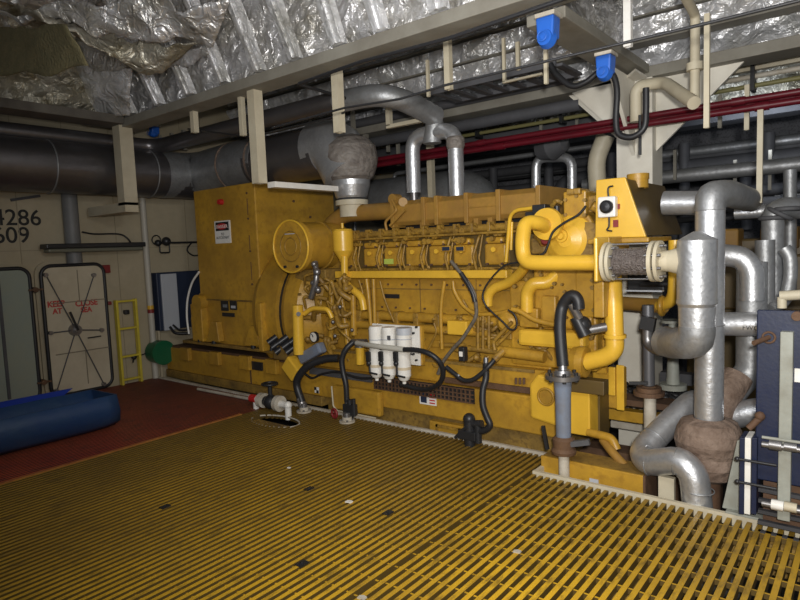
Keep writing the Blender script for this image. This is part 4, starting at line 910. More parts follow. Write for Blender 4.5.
# guard grating behind the elbow
b = MB(); 
for k in range(14): px = 590 + k*1.8; b.cyl(P(px, 300, y=4.5), P(px, 372, y=4.5), .005, n=5)
for k in range(5): b.cyl(P(588, 302+k*16, y=4.5), P(616, 302+k*16, y=4.5), .006, n=5)
gp('wire_guard', b, M['blackm']); gp('guard_frame', MB().pbox(596, 300, 606, 374, 4.42, .04), Y)
# tank box at the near end of the skid
tb_ = gp('end_tank', MB().prism([P(529, 385, y=4.12), P(537, 374, y=4.12), P(560, 381, y=4.12), P(560, 428, y=4.12), P(530, 418, y=4.12)], (0, .4, 0)), YB, bevel=.02)
q = P(545.5, 397, y=4.11); b = MB().torus((q.x, 4.115, q.z), (0, 1, 0), .062, .010, 28).cyl((q.x, 4.12, q.z), (q.x, 4.112, q.z), .05, n=24); gp('tank_plug', b, Y, tb_)
b = MB().pbox(568, 384, 590, 437, 4.14, .3); gp('skid_end_plate', b, YB, bevel=.01)
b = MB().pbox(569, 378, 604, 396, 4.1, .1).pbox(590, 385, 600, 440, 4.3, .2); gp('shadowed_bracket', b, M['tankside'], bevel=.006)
b = MB().pbox(592, 366, 622, 410, 4.5, .12); gp('base_box', b, Y, bevel=.012)
gp('base_box_door', MB().pbox(608, 367, 615, 396, 4.47, .03).pbox(616, 365, 624, 411, 4.48, .02), YB, bevel=.006)
# long low bearers at the near end
b = MB().box(-2.0, -.9, 4.75, 4.95, -.45, -.12); gp('rear_bearer', b, BR); gp('cross_bearer', MB().pbox(604, 408, 668, 428, 4.72, .1), Y, bevel=.006); gp('bearer_flange', MB().pbox(592, 401, 692, 408, 4.62, .2), BR)
# gauge, box, small canister near the starter
q = P(314, 337, y=4.1); gg = gp('pressure_gauge', MB().lathe((q.x, 4.12, q.z), (0, -1, 0), [(0, .055), (.03, .055), (.03, .048), (.025, .048)], 24), M['blackm'])
gp('gauge_dial', MB().cyl((q.x, 4.10, q.z), (q.x, 4.092, q.z), .047, n=24), M['gauge']); gp('gauge_needle', MB().bar((q.x, 4.088, q.z), (q.x-.02, 4.088, q.z+.03), .006), M['black'])
b = MB(); c0 = P(312, 353, y=4.06); u = (P(324, 346, y=4.06) - P(300, 360, y=4.06)).normalized(); v = Vector((u.z, 0, -u.x)); b.obox(c0, u*.17, v*.055, Vector((0, .05, 0))); gp('starter_motor', b, M['bluegrey'], bevel=.02)
b = MB(); c0 = P(293.5, 368, y=4.02); a_ = P(303, 357, y=4.02); u = Vector((.62, 0, .70)); v = Vector((.74, 0, -.66)); b.obox(c0, u.normalized()*.085, v.normalized()*.10, Vector((0, .06, 0))); gp('junction_box', b, YB, bevel=.015)
b = MB().cyl(P(360, 346, y=4.1), P(360.5, 364, y=4.1), .042, n=18); gp('small_filter', b, YB, bevel=.01); gp('small_filter_head', MB().cyl(P(360, 340, y=4.1), P(360, 347, y=4.1), .05).cyl(P(352, 342, y=4.1), P(366, 342, y=4.1), .03), M['steel'])
gp('upright_tube', MB().cyl(P(297.5, 305, y=4.0), P(299, 354, y=4.0), .055, n=20), YB); gp('tube_button', MB().cyl(P(298.5, 314, y=3.93), P(298.5, 314, y=3.97), .022), M['black'])
b = MB(); rr5 = random.Random(9)
for k in range(38):
    px = rr5.uniform(308, 350); py = rr5.uniform(272, 345); q = P(px, py, y=4.16); dx = rr5.uniform(-.15, .15); b.tube([q, q + Vector((dx, -.05, rr5.uniform(-.12, .05))), q + Vector((dx*1.6, .02, rr5.uniform(-.15, .0)))], rr5.uniform(.012, .03), 8)
gp('auxiliary_pipework', b, Y2)
b = MB(); rr6 = random.Random(19)
for k in range(46):
    px = rr6.uniform(335, 545); py = rr6.uniform(316, 366); 
    if 370 < px < 425 and py < 366: continue
    q = P(px, py, y=4.3); dx = rr6.uniform(-.12, .12); b.tube([q, q + Vector((dx, -.04, rr6.uniform(-.08, .05))), q + Vector((dx*1.6, .02, rr6.uniform(-.1, .05)))], rr6.uniform(.01, .024), 8)
gp('auxiliary_pipework', b, Y2)
b = MB()
for (px, py, w, h) in ((322, 310, 9, 16), (336, 300, 8, 12), (325, 282, 12, 6), (318, 325, 12, 14), (345, 325, 8, 8), (430, 340, 10, 8), (508, 345, 12, 6), (340, 365, 24, 6), (535, 345, 10, 8)): b.pbox(px, py, px+w, py+h, 4.32, .2)
gp('accessory_block', b, Y, bevel=.01)
b = MB()
for (px, py, r) in ((314, 264, .03), (317, 272, .04), (313, 283, .03), (318, 290, .035), (333, 322, .02), (352, 330, .018), (340, 307, .02), (335, 336, .02)): b.ball(P(px, py, y=4.08), r, 10)
b.tube([P(315, 262, y=4.12), P(317, 278, y=4.08), P(311, 298, y=4.08)], .03, 8); gp('grey_wiring', b, M['steel'])
gp('fittings_tube', MB().tube([P(304, 314, y=4.04), P(312, 308, y=4.06), P(328, 309, y=4.08), P(332, 318, y=4.1)], .024, 10, fil=.08), YB)
# wiring looms on the engine side
gp('wiring_loom', MB().curve(PY([(451, 261), (460, 272), (468, 282), (474, 293), (476, 305), (476, 316), (470, 327), (462, 339), (452, 350), (443, 362), (438, 374)], 4.12), .016, 8), mat('grey_loom', (.20, .17, .13), .6, dirt=(.05, .04, .03), amt=.9, scale=20))
gp('loom_wrap', MB().curve(PY([(461, 273), (468, 284), (473, 294), (475, 302)], 4.115), .020, 8), M['blackm'])
gp('thin_cable', MB().curve(PY([(519, 262), (504, 266), (490, 280), (483, 293), (485, 304), (492, 312), (503, 322), (510, 329), (515, 329), (517, 322), (514, 314), (508, 310)], 4.05), .007, 6), M['black'])
gp('thin_cable', MB().curve(PY([(586, 206), (578, 215), (564, 223), (553, 232), (548, 245), (544, 253), (536, 257)], 4.05), .009, 6), M['black'])
gp('thin_cable', MB().curve(PY([(303, 372), (312, 378), (322, 374), (338, 372), (360, 378), (385, 377)], 4.08), .012, 6), M['black'])
b = MB().pbox(458, 347, 464.5, 362, 4.06, .06); gp('drain_switch', b, M['blackm'], bevel=.01); q = P(461, 354, y=4.055); gp('switch_label', MB().box(q.x-.015, q.x+.015, 4.05, 4.058, q.z-.02, q.z+.02), M['white'])
# small generators of clutter at rail level
b = MB()
for px in (516, 520, 524): b.cyl(P(px, 378, y=4.22), P(px, 384, y=4.22), .012, n=8)
gp('rail_stud', b, BR)
gp('rail_slot', MB().box(-2.95, -2.12, 4.235, 4.26, .41, .455), BR, sk)
# ================================================================== FILTER BANK
ys = 4.08
F0 = P(372, 324, y=ys); F1 = P(420, 363, y=ys)
fb = thing('filter_bank', 'white triple fuel filter bank mounted on the engine side', 'filter', ((F0.x+F1.x)/2, ys, F1.z))
zt, zb_ = P(396, 325, y=ys).z, P(396, 363, y=ys).z
MB().box(F0.x, F1.x, ys+.0, ys+.02, zb_, zt).build('back_plate', M['white'], fb, .004)
MB().box(F1.x-.012, F1.x+.02, ys+.02, ys+.05, zb_, zt).build('edge_strip', M['yel'], fb)
b = MB()
for (px, py) in ((417, 327), (417, 360), (411, 333), (414, 333), (411, 354), (414, 354)): q = P(px, py, y=ys); b.cyl(q, q + Vector((0, -.02, 0)), .010, n=8)
b.build('plate_bolt', M['blackm'], fb)
for i, (px, top) in enumerate(((376.5, 326), (389, 327), (404, 328))):
    q = P(px, 340, y=ys-.08); z0 = P(px, 378 + i*1.6, y=ys-.08).z; z1 = P(px, top, y=ys-.08).z; zm = P(px, 350, y=ys-.08).z; r = .067
    f = MB().lathe((q.x, ys-.08, zm), (0, 0, 1), [(0, 0), (0, r), (0, r), (z1-zm-.02, r), (z1-zm, r*.85), (z1-zm, 0)], 24).build('filter_head', M['white'], fb)
    MB().torus((q.x, ys-.08, zm+.10), (0, 0, 1), r, .004).build('head_band', M['greyl'], f)
    c = MB().lathe((q.x-.01, ys-.085, z0), (0, 0, 1), [(-.02, 0), (-.02, .016), (.0, .018), (.015, .042), (.05, .060), (.05, .062), (zm-z0, .062), (zm-z0, 0)], 24).build('filter_bowl', M['white'], fb)
    MB().lathe((q.x-.01, ys-.085, z0+.12), (0, 0, 1), [(-.012, .062), (-.012, .065), (.012, .065), (.012, .062)]).build('bowl_band', mat('tan_band', (.6, .5, .35), .5), c)
    MB().tube([(q.x-.035, ys-.145, zm-.05), (q.x-.035, ys-.15, z0+.06), (q.x+.05, ys-.15, z0+.055)], .009, 8, fil=.02).build('drain_tube', M['black'], fb)
    MB().box(q.x-.06, q.x-.015, ys-.17, ys-.13, zm-.09, zm-.005).ball((q.x-.04, ys-.15, zm-.11), .026, 10).build('valve_body', M['blackm'], fb, .006)
    MB().ball((q.x+.055, ys-.1, zm+.02), .017, 8).build('vent_plug', M['blackm'], fb)
q = P(404, 331, y=ys-.08); MB().lathe((q.x, ys-.08, q.z-.03), (0, 0, 1), [(0, .069), (.06, .069), (.06, 0)], 24).build('grey_cap', M['greyl'], fb, label='pale grey cap on the third filter')
q = P(388, 338, y=ys-.14); MB().box(q.x-.025, q.x+.02, ys-.14, ys-.13, q.z-.02, q.z+.02).build('filter_label', M['darkg'], fb)
# ------------------------------------------------------------------ hoses
def hose(name, px, r, lab, y=4.0, m=None, ends=None):
    p = PY(px, y); t = thing(name, lab, 'hose', tuple(p[-1]))
    MB().curve(p, r, 12, 8).build('hose_body', m or M['black'], t)
    for (a, c, rr_, mm) in ends or (): MB().cyl(P(*a[:2], y=a[2]), P(*c[:2], y=c[2]), rr_, n=14).build('end_fitting', mm, t)
    return t
hose('fuel_hose', [(339, 358, 4.1), (325, 359, 4.05), (309, 365, 3.98), (299, 376, 3.95), (297, 386, 3.95), (302, 402, 3.95)], .038, 'thick black hose curving down left of the white filters', ends=[((300, 398, 3.95), (304, 410, 3.95), .042, M['steel'])])
hose('fuel_hose', [(353, 342, 4.05), (346, 349, 4.0), (342, 359, 3.98), (343, 371, 3.98), (346, 385, 3.98), (347, 402, 3.98)], .026, 'slimmer black hose hanging just left of the white filters', ends=[((347, 399, 3.98), (347, 412, 3.98), .022, M['steel'])])
t = hose('filter_hose', [(403, 349.5, 3.9), (416, 350, 3.9), (428, 353, 3.9), (438, 360, 3.93), (443, 370, 3.98), (441, 381, 4.02), (432, 388, 4.06), (420, 389, 4.1), (400, 384, 4.1)], .022, 'black hose leaving the white filters to the right and looping below')
t2 = hose('clear_hose', [(357, 343, 4.0), (375, 346, 3.9), (404, 349.5, 3.9)], .024, 'pale clear hose lying across the three white filters', m=M['clear'])
hose('cross_hose', [(446, 367, 4.02), (455, 374, 4.02), (463, 380, 4.02), (472, 380, 4.02), (481, 374, 4.03), (489, 366, 4.05), (496, 358, 4.1)], .019, 'short black hose swinging beneath the fuel pump pipes', ends=[((446, 367, 4.02), (459, 377, 4.02), .017, M['greyl']), ((494, 360, 4.08), (503, 351, 4.15), .028, M['yel2'])])
hose('drop_hose', [(486, 364, 4.08), (486, 378, 4.03), (483, 390, 4.0), (483, 405, 3.98), (487, 417, 3.98), (490, 425, 3.98), (485, 430, 3.98), (476, 432, 3.98), (470, 437, 3.98)], .026, 'black hose falling down the skid side to the black floor valve', ends=[((486, 358, 4.1), (486, 376, 4.05), .02, M['steel'])])
# floor fittings along the grating edge
def floor_flange(px, py, y, lab, name='deck_flange'):
    p = P(px, py, y=y)
    t = thing(name, lab, 'flange', (p.x, y, 0))
    MB().lathe((p.x, y, 0), (0, 0, 1), [(0, .02), (0, .075), (0, .075), (.015, .075), (.015, .045), (.015, .045), (.05, .045), (.05, 0)], 20).build('flange_disc', M['whitedirty'], t)
    b = MB(); 
    for k in range(4): a = math.pi/4 + k*math.pi/2; b.cyl((p.x+.058*math.cos(a), y+.058*math.sin(a), .015), (p.x+.058*math.cos(a), y+.058*math.sin(a), .03), .010, n=6)
    b.build('bolt', M['steel'], t); MB().cyl((p.x, y, .04), (p.x, y, .09), .035).build('spigot', M['steel'], t); return t
floor_flange(304, 410, 3.95, 'dirty white deck flange under the thick black hose'); floor_flange(347, 418, 3.92, 'dirty white deck flange under the slimmer black hose')
q = P(336, 416, y=3.95); MB().torus((q.x, 3.93, q.z+.03), (.2, 1, 0), .042, .012).bar((q.x-.045, 3.93, q.z+.03), (q.x+.045, 3.93, q.z+.03), .01).bar((q.x, 3.93, q.z-.02), (q.x, 3.93, q.z+.08), .01).build('red_handwheel', M['redtag'], label='small dark red handwheel beside the slimmer hose flange', cat='handwheel')
q = P(353, 404, y=3.97); MB().cyl((q.x-.04, 3.97, .03), (q.x-.04, 3.97, .20), .03).box(q.x-.10, q.x+.03, 3.93, 4.0, .06, .16).cyl((q.x+.03, 3.95, .06), (q.x+.03, 3.95, .22), .018).build('black_valve', M['blackm'], bevel=.006, label='small black valve standing by the slimmer hose', cat='valve')
# PVC valve group at the hole
q = P(272, 402, y=3.78)
pv = thing('drain_valve', 'white pipe tee and black gate valve with handwheel beside the hole', 'valve', (q.x, 3.78, 0))
zc0 = .10
MB().cyl((q.x-.30, 3.78, zc0), (q.x+.26, 3.78, zc0), .034, n=16).cyl((q.x-.26, 3.78, -.02), (q.x-.26, 3.78, zc0), .030, n=14).cyl((q.x+.24, 3.78, -.04), (q.x+.24, 3.78, zc0), .032, n=14).ball((q.x+.24, 3.78, zc0), .04).build('pvc_pipe', M['white'], pv)
MB().cyl((q.x-.18, 3.78, zc0), (q.x-.12, 3.78, zc0), .075, n=18).cyl((q.x+.08, 3.78, zc0), (q.x+.13, 3.78, zc0), .08, n=18).build('pvc_flange', M['whitedirty'], pv, .006)
MB().cyl((q.x-.33, 3.78, zc0), (q.x-.24, 3.78, zc0), .042, n=16).build('red_cap', M['redp'], pv)
MB().ball((q.x-.02, 3.78, zc0), .075, 14).cyl((q.x-.02, 3.78, zc0), (q.x-.02, 3.78, .27), .022).cyl((q.x-.10, 3.78, zc0), (q.x+.06, 3.78, zc0), .05).bar((q.x-.02, 3.78, .18), (q.x+.08, 3.74, .05), .03).build('gate_valve_body', M['blackm'], pv)
MB().torus((q.x-.02, 3.78, .285), (0, 0, 1), .075, .012).bar((q.x-.09, 3.78, .285), (q.x+.05, 3.78, .285), .015).bar((q.x-.02, 3.71, .285), (q.x-.02, 3.85, .285), .015).build('handwheel', M['blackm'], pv)
MB().tube([P(198, 389, z=.02), P(250, 399, z=.02)], .018, 8).build('white_hose_pipe', M['whitedirty'], label='slim white pipe lying along the skid to the drain valve', cat='pipe')
# black valve at the grating edge
q = P(472, 445, y=3.98)
bv = thing('floor_valve', 'black valve block at the foot of the falling hose on the grating edge', 'valve', (q.x, 3.98, 0))
MB().cyl((q.x-.02, 3.98, -.03), (q.x-.02, 3.98, .20), .045).box(q.x-.10, q.x+.06, 3.93, 4.03, .05, .12).cyl((q.x+.06, 3.98, .03), (q.x+.06, 3.98, .18), .03).ball((q.x-.02, 3.98, .21), .05, 12).cyl((q.x-.02, 3.98, .17), (q.x+.10, 3.98, .19), .03).build('valve_body', M['blackm'], bv, .006)
MB().bar((q.x-.13, 3.94, .05), (q.x-.02, 3.94, .16), .022).build('lever', M['black'], bv)
MB().pbox(454, 449, 465, 453, 3.95, .1).build('wood_wedge', M['yel2'], label='small yellow block lying by the black floor valve', cat='block')

# ================================================================== RIGHT-HAND PIPEWORK
# black hose + blue-grey standpipe
yp = 3.77
q = P(563, 400, y=yp)
hs = thing('coolant_standpipe', 'blue-grey standpipe feeding a thick black hose at the near engine end', 'pipe', (q.x, yp, 0))
za, zb2 = P(562, 377, y=yp).z, P(562, 447, y=yp).z
MB().lathe((q.x, yp, zb2), (0, 0, 1), [(0, .045), (.06, .05), (za-zb2-.15, .052), (za-zb2-.02, .060), (za-zb2, .060)], 22).build('pipe', M['bluegrey'], hs)
MB().cyl((q.x, yp, -.3), (q.x, yp, zb2), .036, n=16).build('lower_pipe', M['whitedirty'], hs)
MB().lathe((q.x, yp, zb2-.04), (0, 0, 1), [(0, .04), (0, .08), (.02, .085), (.04, .07), (.10, .075), (.12, .055)], 18).build('lower_clamp', M['brown'], hs)
MB().bar((q.x-.10, yp-.04, zb2-.02), (q.x-.13, yp-.04, zb2+.14), .022).build('clamp_lever', M['black'], hs)
MB().bar((q.x+.06, yp-.02, zb2+.04), (q.x+.18, yp, zb2+.07), .035).build('clamp_lever', M['darkg'], hs)
MB().lathe((q.x, yp, za), (0, 0, 1), [(-.01, .06), (-.01, .115), (-.01, .115), (.02, .115), (.02, .115), (.02, .06), (.05, .05), (.05, 0)], 24).build('flange', M['steel'], hs)
b = MB(); 
for k in range(6): a = k*math.tau/6; b.cyl((q.x+.095*math.cos(a), yp+.095*math.sin(a), za-.025), (q.x+.095*math.cos(a), yp+.095*math.sin(a), za+.04), .013, n=6)
b.build('flange_bolt', M['blackm'], hs)
MB().curve(PY([(563, 366, 3.78), (561, 345, 3.82), (560, 325, 3.86), (562, 308), (568, 298), (574, 296), (578, 301), (579, 309)], 3.9), .040, 14, 8).build('black_hose', M['black'], hs)
MB().cyl(P(562.5, 353, y=3.81), P(563, 376, y=3.77), .030, n=16).build('hose_tail', M['steel'], hs)
MB().cyl(P(571, 303, y=3.92), P(579, 318, y=3.96), .032, n=12).build('hose_tail', M['steel'], hs)
k_ = P(582, 325, y=4.0); vb = thing('hose_valve', 'black ball valve joining the thick hose to the yellow return pipe', 'valve', tuple(k_))
MB().ball(k_, .065).cyl(k_ + Vector((-.03, -.03, .06)), k_ + Vector((.03, -.02, -.07)), .045).build('valve_body', M['blackm'], vb)
MB().cyl(P(585, 331, y=4.0), P(606, 327, y=4.08), .032, n=14).build('branch_pipe', M['steel'], vb)
# bellows between flanges
yy = 3.82; zf = fl.z
bx0, bx1 = P(606, 262, y=yy).x, P(668, 262, y=yy).x
bl = thing('flexible_bellows', 'braided flexible bellows between two cream flanges', 'pipe joint', ((bx0+bx1)/2, yy, zf-.13))
def flange(x, r, th, m, par, nb=8):
    MB().lathe((x, yy, zf), (1, 0, 0), [(0, .05), (0, r), (0, r), (th, r), (th, r), (th, .05)], 28).build('flange', m, par, .004)
    b = MB()
    for k in range(nb):
        a = math.tau*(k+.5)/nb; p = Vector((x, yy + (r-.025)*math.cos(a), zf + (r-.025)*math.sin(a))); b.cyl(p - Vector((.02, 0, 0)), p + Vector((th+.02, 0, 0)), .011, n=6)
    b.build('bolt', M['steel'], par)
flange(bx0, .125, .022, M['cream'], bl); flange(bx0+.03, .118, .02, M['cream'], bl)
bxe = P(652, 262, y=yy).x
flange(bxe, .125, .022, M['cream'], bl); flange(bxe+.035, .125, .02, M['cream'], bl)
MB().lathe((bx0+.05, yy, zf), (1, 0, 0), [(0, .06), (.01, .085)] + [(.02 + (bxe-bx0-.08)*k/12, .082 + .004*(k % 2)) for k in range(13)] + [(bxe-bx0-.05, .06)], 28).build('braided_sleeve', M['mesh'], bl)
b = MB().cyl((bx0+.04, yy-.02, zf+.11), (bxe, yy-.02, zf+.11), .007, n=6).cyl((bx0+.04, yy+.02, zf-.11), (bxe, yy+.02, zf-.11), .007, n=6); b.build('tie_rod', M['steel'], bl)
MB().lathe((bxe+.05, yy, zf), (1, 0, 0), [(0, .06), (.05, .065), (.14, .09), (.18, .095)], 24).build('cream_reducer', M['cream'], bl)
# fat front lagged pipe with elbow (S2)
s2 = P(697, 262, y=3.80); r2 = .108
f2 = thing('lagged_stub_pipe', 'fat bright aluminium-clad pipe with cone top in front, bending left at its foot', 'pipe', (s2.x, 3.8, .85))
zt2 = P(697, 240, y=3.8).z; zm2 = P(697, 303, y=3.8).z; ze = P(697, 331, y=3.8).z
MB().lathe((s2.x, 3.8, zm2), (0, 0, 1), [(0, 0), (0, r2), (0, r2), (zt2-zm2, r2), (zt2-zm2, r2), (zt2-zm2+.05, .02), (zt2-zm2+.05, 0)], 32).build('upper_cladding', M['silver'], f2)
MB().lathe((s2.x, 3.8, ze), (0, 0, 1), [(0, r2*.9), (zm2-ze-.02, r2*.93), (zm2-ze-.02, r2*.93), (zm2-ze-.0, r2*1.03), (zm2-ze+.02, r2*1.03)], 32).build('lower_cladding', M['silver'], f2)
en = P(663, 342, y=4.12)
MB().tube([(s2.x, 3.8, ze+.03), (s2.x, 3.8, ze-.055), (s2.x-.07, 3.87, ze-.085), (en.x+.06, 4.10, en.z-.0), (en.x+.0, 4.15, en.z)], r2*.92, 28, fil=.08, seg=2).build('mitred_elbow', M['silver2'], f2)
# tall riser S1 with top elbow
s1 = P(709.5, 300, y=4.05); r1 = .083; zt1 = P(710, 192, y=4.05).z; zb1 = P(708, 421, y=4.05).z
f1 = thing('lagged_riser', 'tall aluminium-clad riser with a rounded elbow at the top, right of the engine', 'pipe', (s1.x, 4.05, 0))
MB().cyl((s1.x, 4.05, zb1), (s1.x, 4.05, zt1-.10), r1, n=28).build('riser_cladding', M['silver'], f1)
e2 = P(750, 200, y=5.1)
MB().tube([(s1.x, 4.05, zt1-.11), (s1.x, 4.05, zt1-.02), (s1.x+.06, 4.22, zt1-.005), (e2.x, 5.1, e2.z)], r1*1.02, 28, fil=.11, seg=3).build('top_elbow', M['silver2'], f1)
b = MB()
for z in (zt1-.11, 1.05): b.torus((s1.x, 4.05, z), (0, 0, 1), r1, .004, 28, 6)
b.build('seam_band', M['silver2'], f1)
MB().lathe((s1.x, 4.05, zb1-.36), (0, 0, 1), [(0, .12), (.03, .17), (.10, .195), (.16, .18), (.24, .20), (.31, .185), (.36, .16), (.385, .09)], 26).build('cloth_bell', M['cloth'], f1, label='brown cloth-wrapped foot')
MB().cyl((s1.x, 4.05, -.5), (s1.x, 4.05, zb1-.3), .07, n=16).build('lower_pipe', M['brown'], f1)
# low U-bend in front
um = thing('lagged_bend', 'bright aluminium-clad pipe snaking low along the grating edge at right', 'pipe', (P(680, 470, y=3.8).x, 3.8, -.2))
MB().tube([P(696, 402, y=4.45), P(690, 404, y=4.4), P(664, 428, y=4.2), P(641, 452, y=4.0), P(648, 463, y=3.9), P(680, 460, y=3.82), P(694, 474, y=3.80), P(699, 520, y=3.80), Vector((P(699, 520, y=3.8).x, 3.8, -.4))], .084, 26, fil=.11, seg=3).build('cladding', M['silver'], um)
b = MB()
for (p, ax) in ((P(650, 462, y=3.9), (1, -.2, 0)), (P(676, 461, y=3.83), (1, 0, -.1)), (P(698.5, 490, y=3.8), (0, 0, 1)), (P(655, 437, y=4.12), (.3, .5, .5))): b.torus(p, ax, .085, .004, 26, 6)
b.build('seam_band', M['silver2'], um)
MB().pbox(658, 476, 674, 512, 3.86, .04).build('support_post', M['cream'], bevel=.004, label='short cream plate post under the low lagged bend', cat='post')
# aftercooler line behind S1
MB().tube([P(664, 203, y=4.6), P(700, 203, y=4.6)], .085, 22).build('lagged_pipe', M['silver'], label='short aluminium-clad pipe between header tank and tall riser', cat='pipe')
# S3 elbow & riser further right
s3 = thing('lagged_elbow_pipe', 'aluminium-clad pipe turning down from the tall riser towards the lower right', 'pipe', (P(752, 300, y=4.4).x, 4.4, .3))
MB().tube([P(722, 255, y=4.4), P(742, 257, y=4.4), P(752, 270, y=4.4), P(752, 300, y=4.4)], .072, 24, fil=.10, seg=4).build('elbow', M['silver'], s3)
MB().tube([P(752, 262, y=4.45), P(751, 372, y=4.45), P(737, 385, y=4.4), P(722, 405, y=4.3)], .09, 24, fil=.12, seg=3).build('riser', M['silver2'], s3)
MB().tube([P(738, 376, y=4.38), P(722, 400, y=4.27), P(714, 425, y=4.22)], .096, 20).build('cloth_wrap', M['cloth'], s3)
lp = MB().tube([P(722, 324, y=4.25), P(775, 324, y=4.25)], .075, 24); lpo = lp.build('lagged_cross_pipe', M['silver'], label='horizontal aluminium-clad pipe running behind the blue frame plate', cat='pipe')
a = P(742, 329, y=4.17); text('pipe_stencil', 'P.CWL', .06, (a.x, 4.163, a.z-.02), 'y', M['blacktxt'], None, .001).update({} ) if False else None
t = text('lettering', 'FWCL', .04, (a.x, 4.176, a.z-.005), 'y', M['blacktxt'], lpo, .0006)
MB().tube([P(728, 416, y=4.3), P(762, 411, y=4.3)], .085, 22).build('lagged_pipe', M['silver'], label='short aluminium-clad pipe low behind the blue frame plate', cat='pipe')
dr = thing('dark_riser', 'dull riser bending right through a dark ribbed joint near the right edge', 'pipe', tuple(P(773, 305, y=4.9)))
MB().tube([P(773, 305, y=4.9), P(773, 214, y=4.9), P(783, 207, y=4.95), P(812, 210, y=5.1)], .072, 20, fil=.12).build('pipe', M['silver2'], dr)
for k in range(3): MB().torus(P(773 + k*7, 218 - k*4.5, y=4.9), (1.2 - k*.6 if k else 0, 0, 1 if k < 2 else .3), .076, .016).build('joint_rib', M['darkg'], dr)
MB().cyl(P(765, 240, y=4.7), P(765, 310, y=4.7), .06, n=18).build('lagged_riser_pipe', M['silver2'], label='dull riser stub just left of the dark-jointed riser', cat='pipe')
MB().tube([P(735, 213, y=5.3), P(766, 211, y=5.3)], .05, 16).build('steel_pipe', M['silver'], label='thin bright pipe joining the two risers near the right edge', cat='pipe')
MB().tube([P(784, 248, y=4.6), P(790, 256, y=4.6), P(791, 275, y=4.6), P(786, 300, y=4.6), P(771, 310, y=4.5)], .04, 16, fil=.06).build('small_lagged_pipe', M['silver2'], label='small curved lagged pipe above the blue frame plate', cat='pipe')
MB().tube([P(780, 296, y=4.2), P(815, 294, y=4.2)], .03, 12).cyl(P(782, 297, y=4.2), P(782, 308, y=4.2), .025).build('small_fitting', M['cream'], label='cream nipple and pipe standing on top of the blue plate', cat='pipe')
MB().tube([P(790, 170, y=6.0), P(790, 300, y=6.0)], .05, 12).build('far_riser', M['silver2'], label='thin far riser at the right edge', cat='pipe')
# small steel pipework left of the fat elbow
st = thing('steel_branch', 'grey steel pipe with elbow and flange left of the fat lagged elbow', 'pipe', (P(650, 380, y=4.4).x, 4.4, .3))
MB().tube([P(648, 305, y=4.4), P(649, 385, y=4.4)], .040, 16).build('pipe', M['darkg'] if False else mat('dark_steel_pipe', (.15, .15, .16), .4, metal=.5), st)
MB().tube([P(648, 318, y=4.32), P(647, 345, y=4.32), P(662, 352, y=4.25)], .035, 14, fil=.08).build('elbow', M['steel'], st)
MB().lathe(P(649, 391, y=4.4), (0, 0, 1), [(-.03, .05), (-.03, .105), (0, .105), (0, .085), (.03, .085), (.03, .05)], 20).build('flange', M['brown'], st)
MB().bar(P(629, 383, y=4.3), P(648, 383, y=4.35), .02).build('lever', M['blackm'], st)
MB().cyl(P(650, 394, y=4.4), P(650, 440, y=4.4), .042).build('lower_pipe', M['whitedirty'], st)
MB().bar(P(641, 322, y=4.3), P(655, 325, y=4.3), .05, .09).build('clamp', M['blackm'], st)
# yellow pipework of the second engine behind
y2 = thing('rear_yellow_pipe', 'yellow elbow pipe of the machine behind, left of the fat lagged pipe', 'pipe', tuple(P(665, 310, y=4.7)))
MB().tube([P(620, 303, y=4.9), P(646, 305, y=4.8), P(664, 306, y=4.7)], .055, 16).build('ochre_pipe', M['ochre'], y2)
MB().tube([P(660, 306, y=4.7), P(674, 300, y=4.6), P(675, 270, y=4.6), P(675, 240, y=4.6)], .045, 16, fil=.1).build('yellow_elbow', M['yelb'], y2)
MB().torus(P(662, 306, y=4.66), (1, 0, 0), .06, .02).build('collar', M['yel'], y2)
mt = thing('rear_engine_block', 'yellow machinery of the next generator glimpsed behind the lagged pipes', 'engine', (-1.0, 6.4, .2))
b = MB().box(-1.5, 1.0, 6.4, 7.2, -.5, 1.55).box(-1.35, -.4, 6.25, 6.4, .9, 1.4); b.build('block', M['tankside'], mt, .02)
b = MB(); 
for k in range(5): b.box(-1.3 + k*.45, -1.02 + k*.45, 6.2, 6.5, 1.45, 1.65)
b.build('rocker_cover', M['ochre'], mt, .02)
MB().pbox(533, 242, 660, 262, 5.2, .2) if False else None
bu = thing('black_box_unit', 'black framed unit beneath the bellows', 'box', tuple(P(645, 292, y=4.75)))
MB().pbox(627, 272, 664, 292, 4.75, .25).build('box_body', M['blackm'], bu, .01)
MB().tube([P(640, 284, y=4.7), P(668, 284, y=4.7)], .02).build('handle_bar', M['blackm'], bu)
wr = thing('rail_frame', 'pair of pale rails framing the black unit under the bellows', 'rail', tuple(P(645, 292, y=4.5)))
for (pa, pb) in ((267, 269), (290, 292)): MB().pbox(625, pa, 662, pb, 4.5, .05).build('rail', M['greyl'], wr)
# dark hose coil and clutter behind the elbow
b = MB()
for r_ in range(5):
    pts = []
    for k in range(40): pts.append(P(618 + k*2.0, 385 + k*.25 + r_*4 + 2*math.sin(k*1.3), y=5.2 - r_*.12) + Vector((0, 0, .012*math.sin(k*2.4))))
    b.tube(pts, .03, 8, fil=0)
b.build('corrugated_hose', M['black'], label='black corrugated hose bank lying behind the column foot', cat='hose')
MB().pbox(610, 399, 690, 440, 5.06, .25).build('pale_plinth', M['whitedirty'], bevel=.01, label='dirty white plinth seen under the black corrugated hose', cat='plinth')
pg = thing('flanged_valve', 'small green-grey flanged valve behind the fat lagged elbow', 'valve', tuple(P(673, 350, y=4.9)))
MB().lathe(P(673, 320, y=4.9), (0, 0, -1), [(0, 0), (0, .09), (.02, .09), (.02, .03), (.3, .04), (.5, .05), (.5, .1), (.54, .1), (.54, 0)], 18).build('valve_body', M['greyp'], pg)
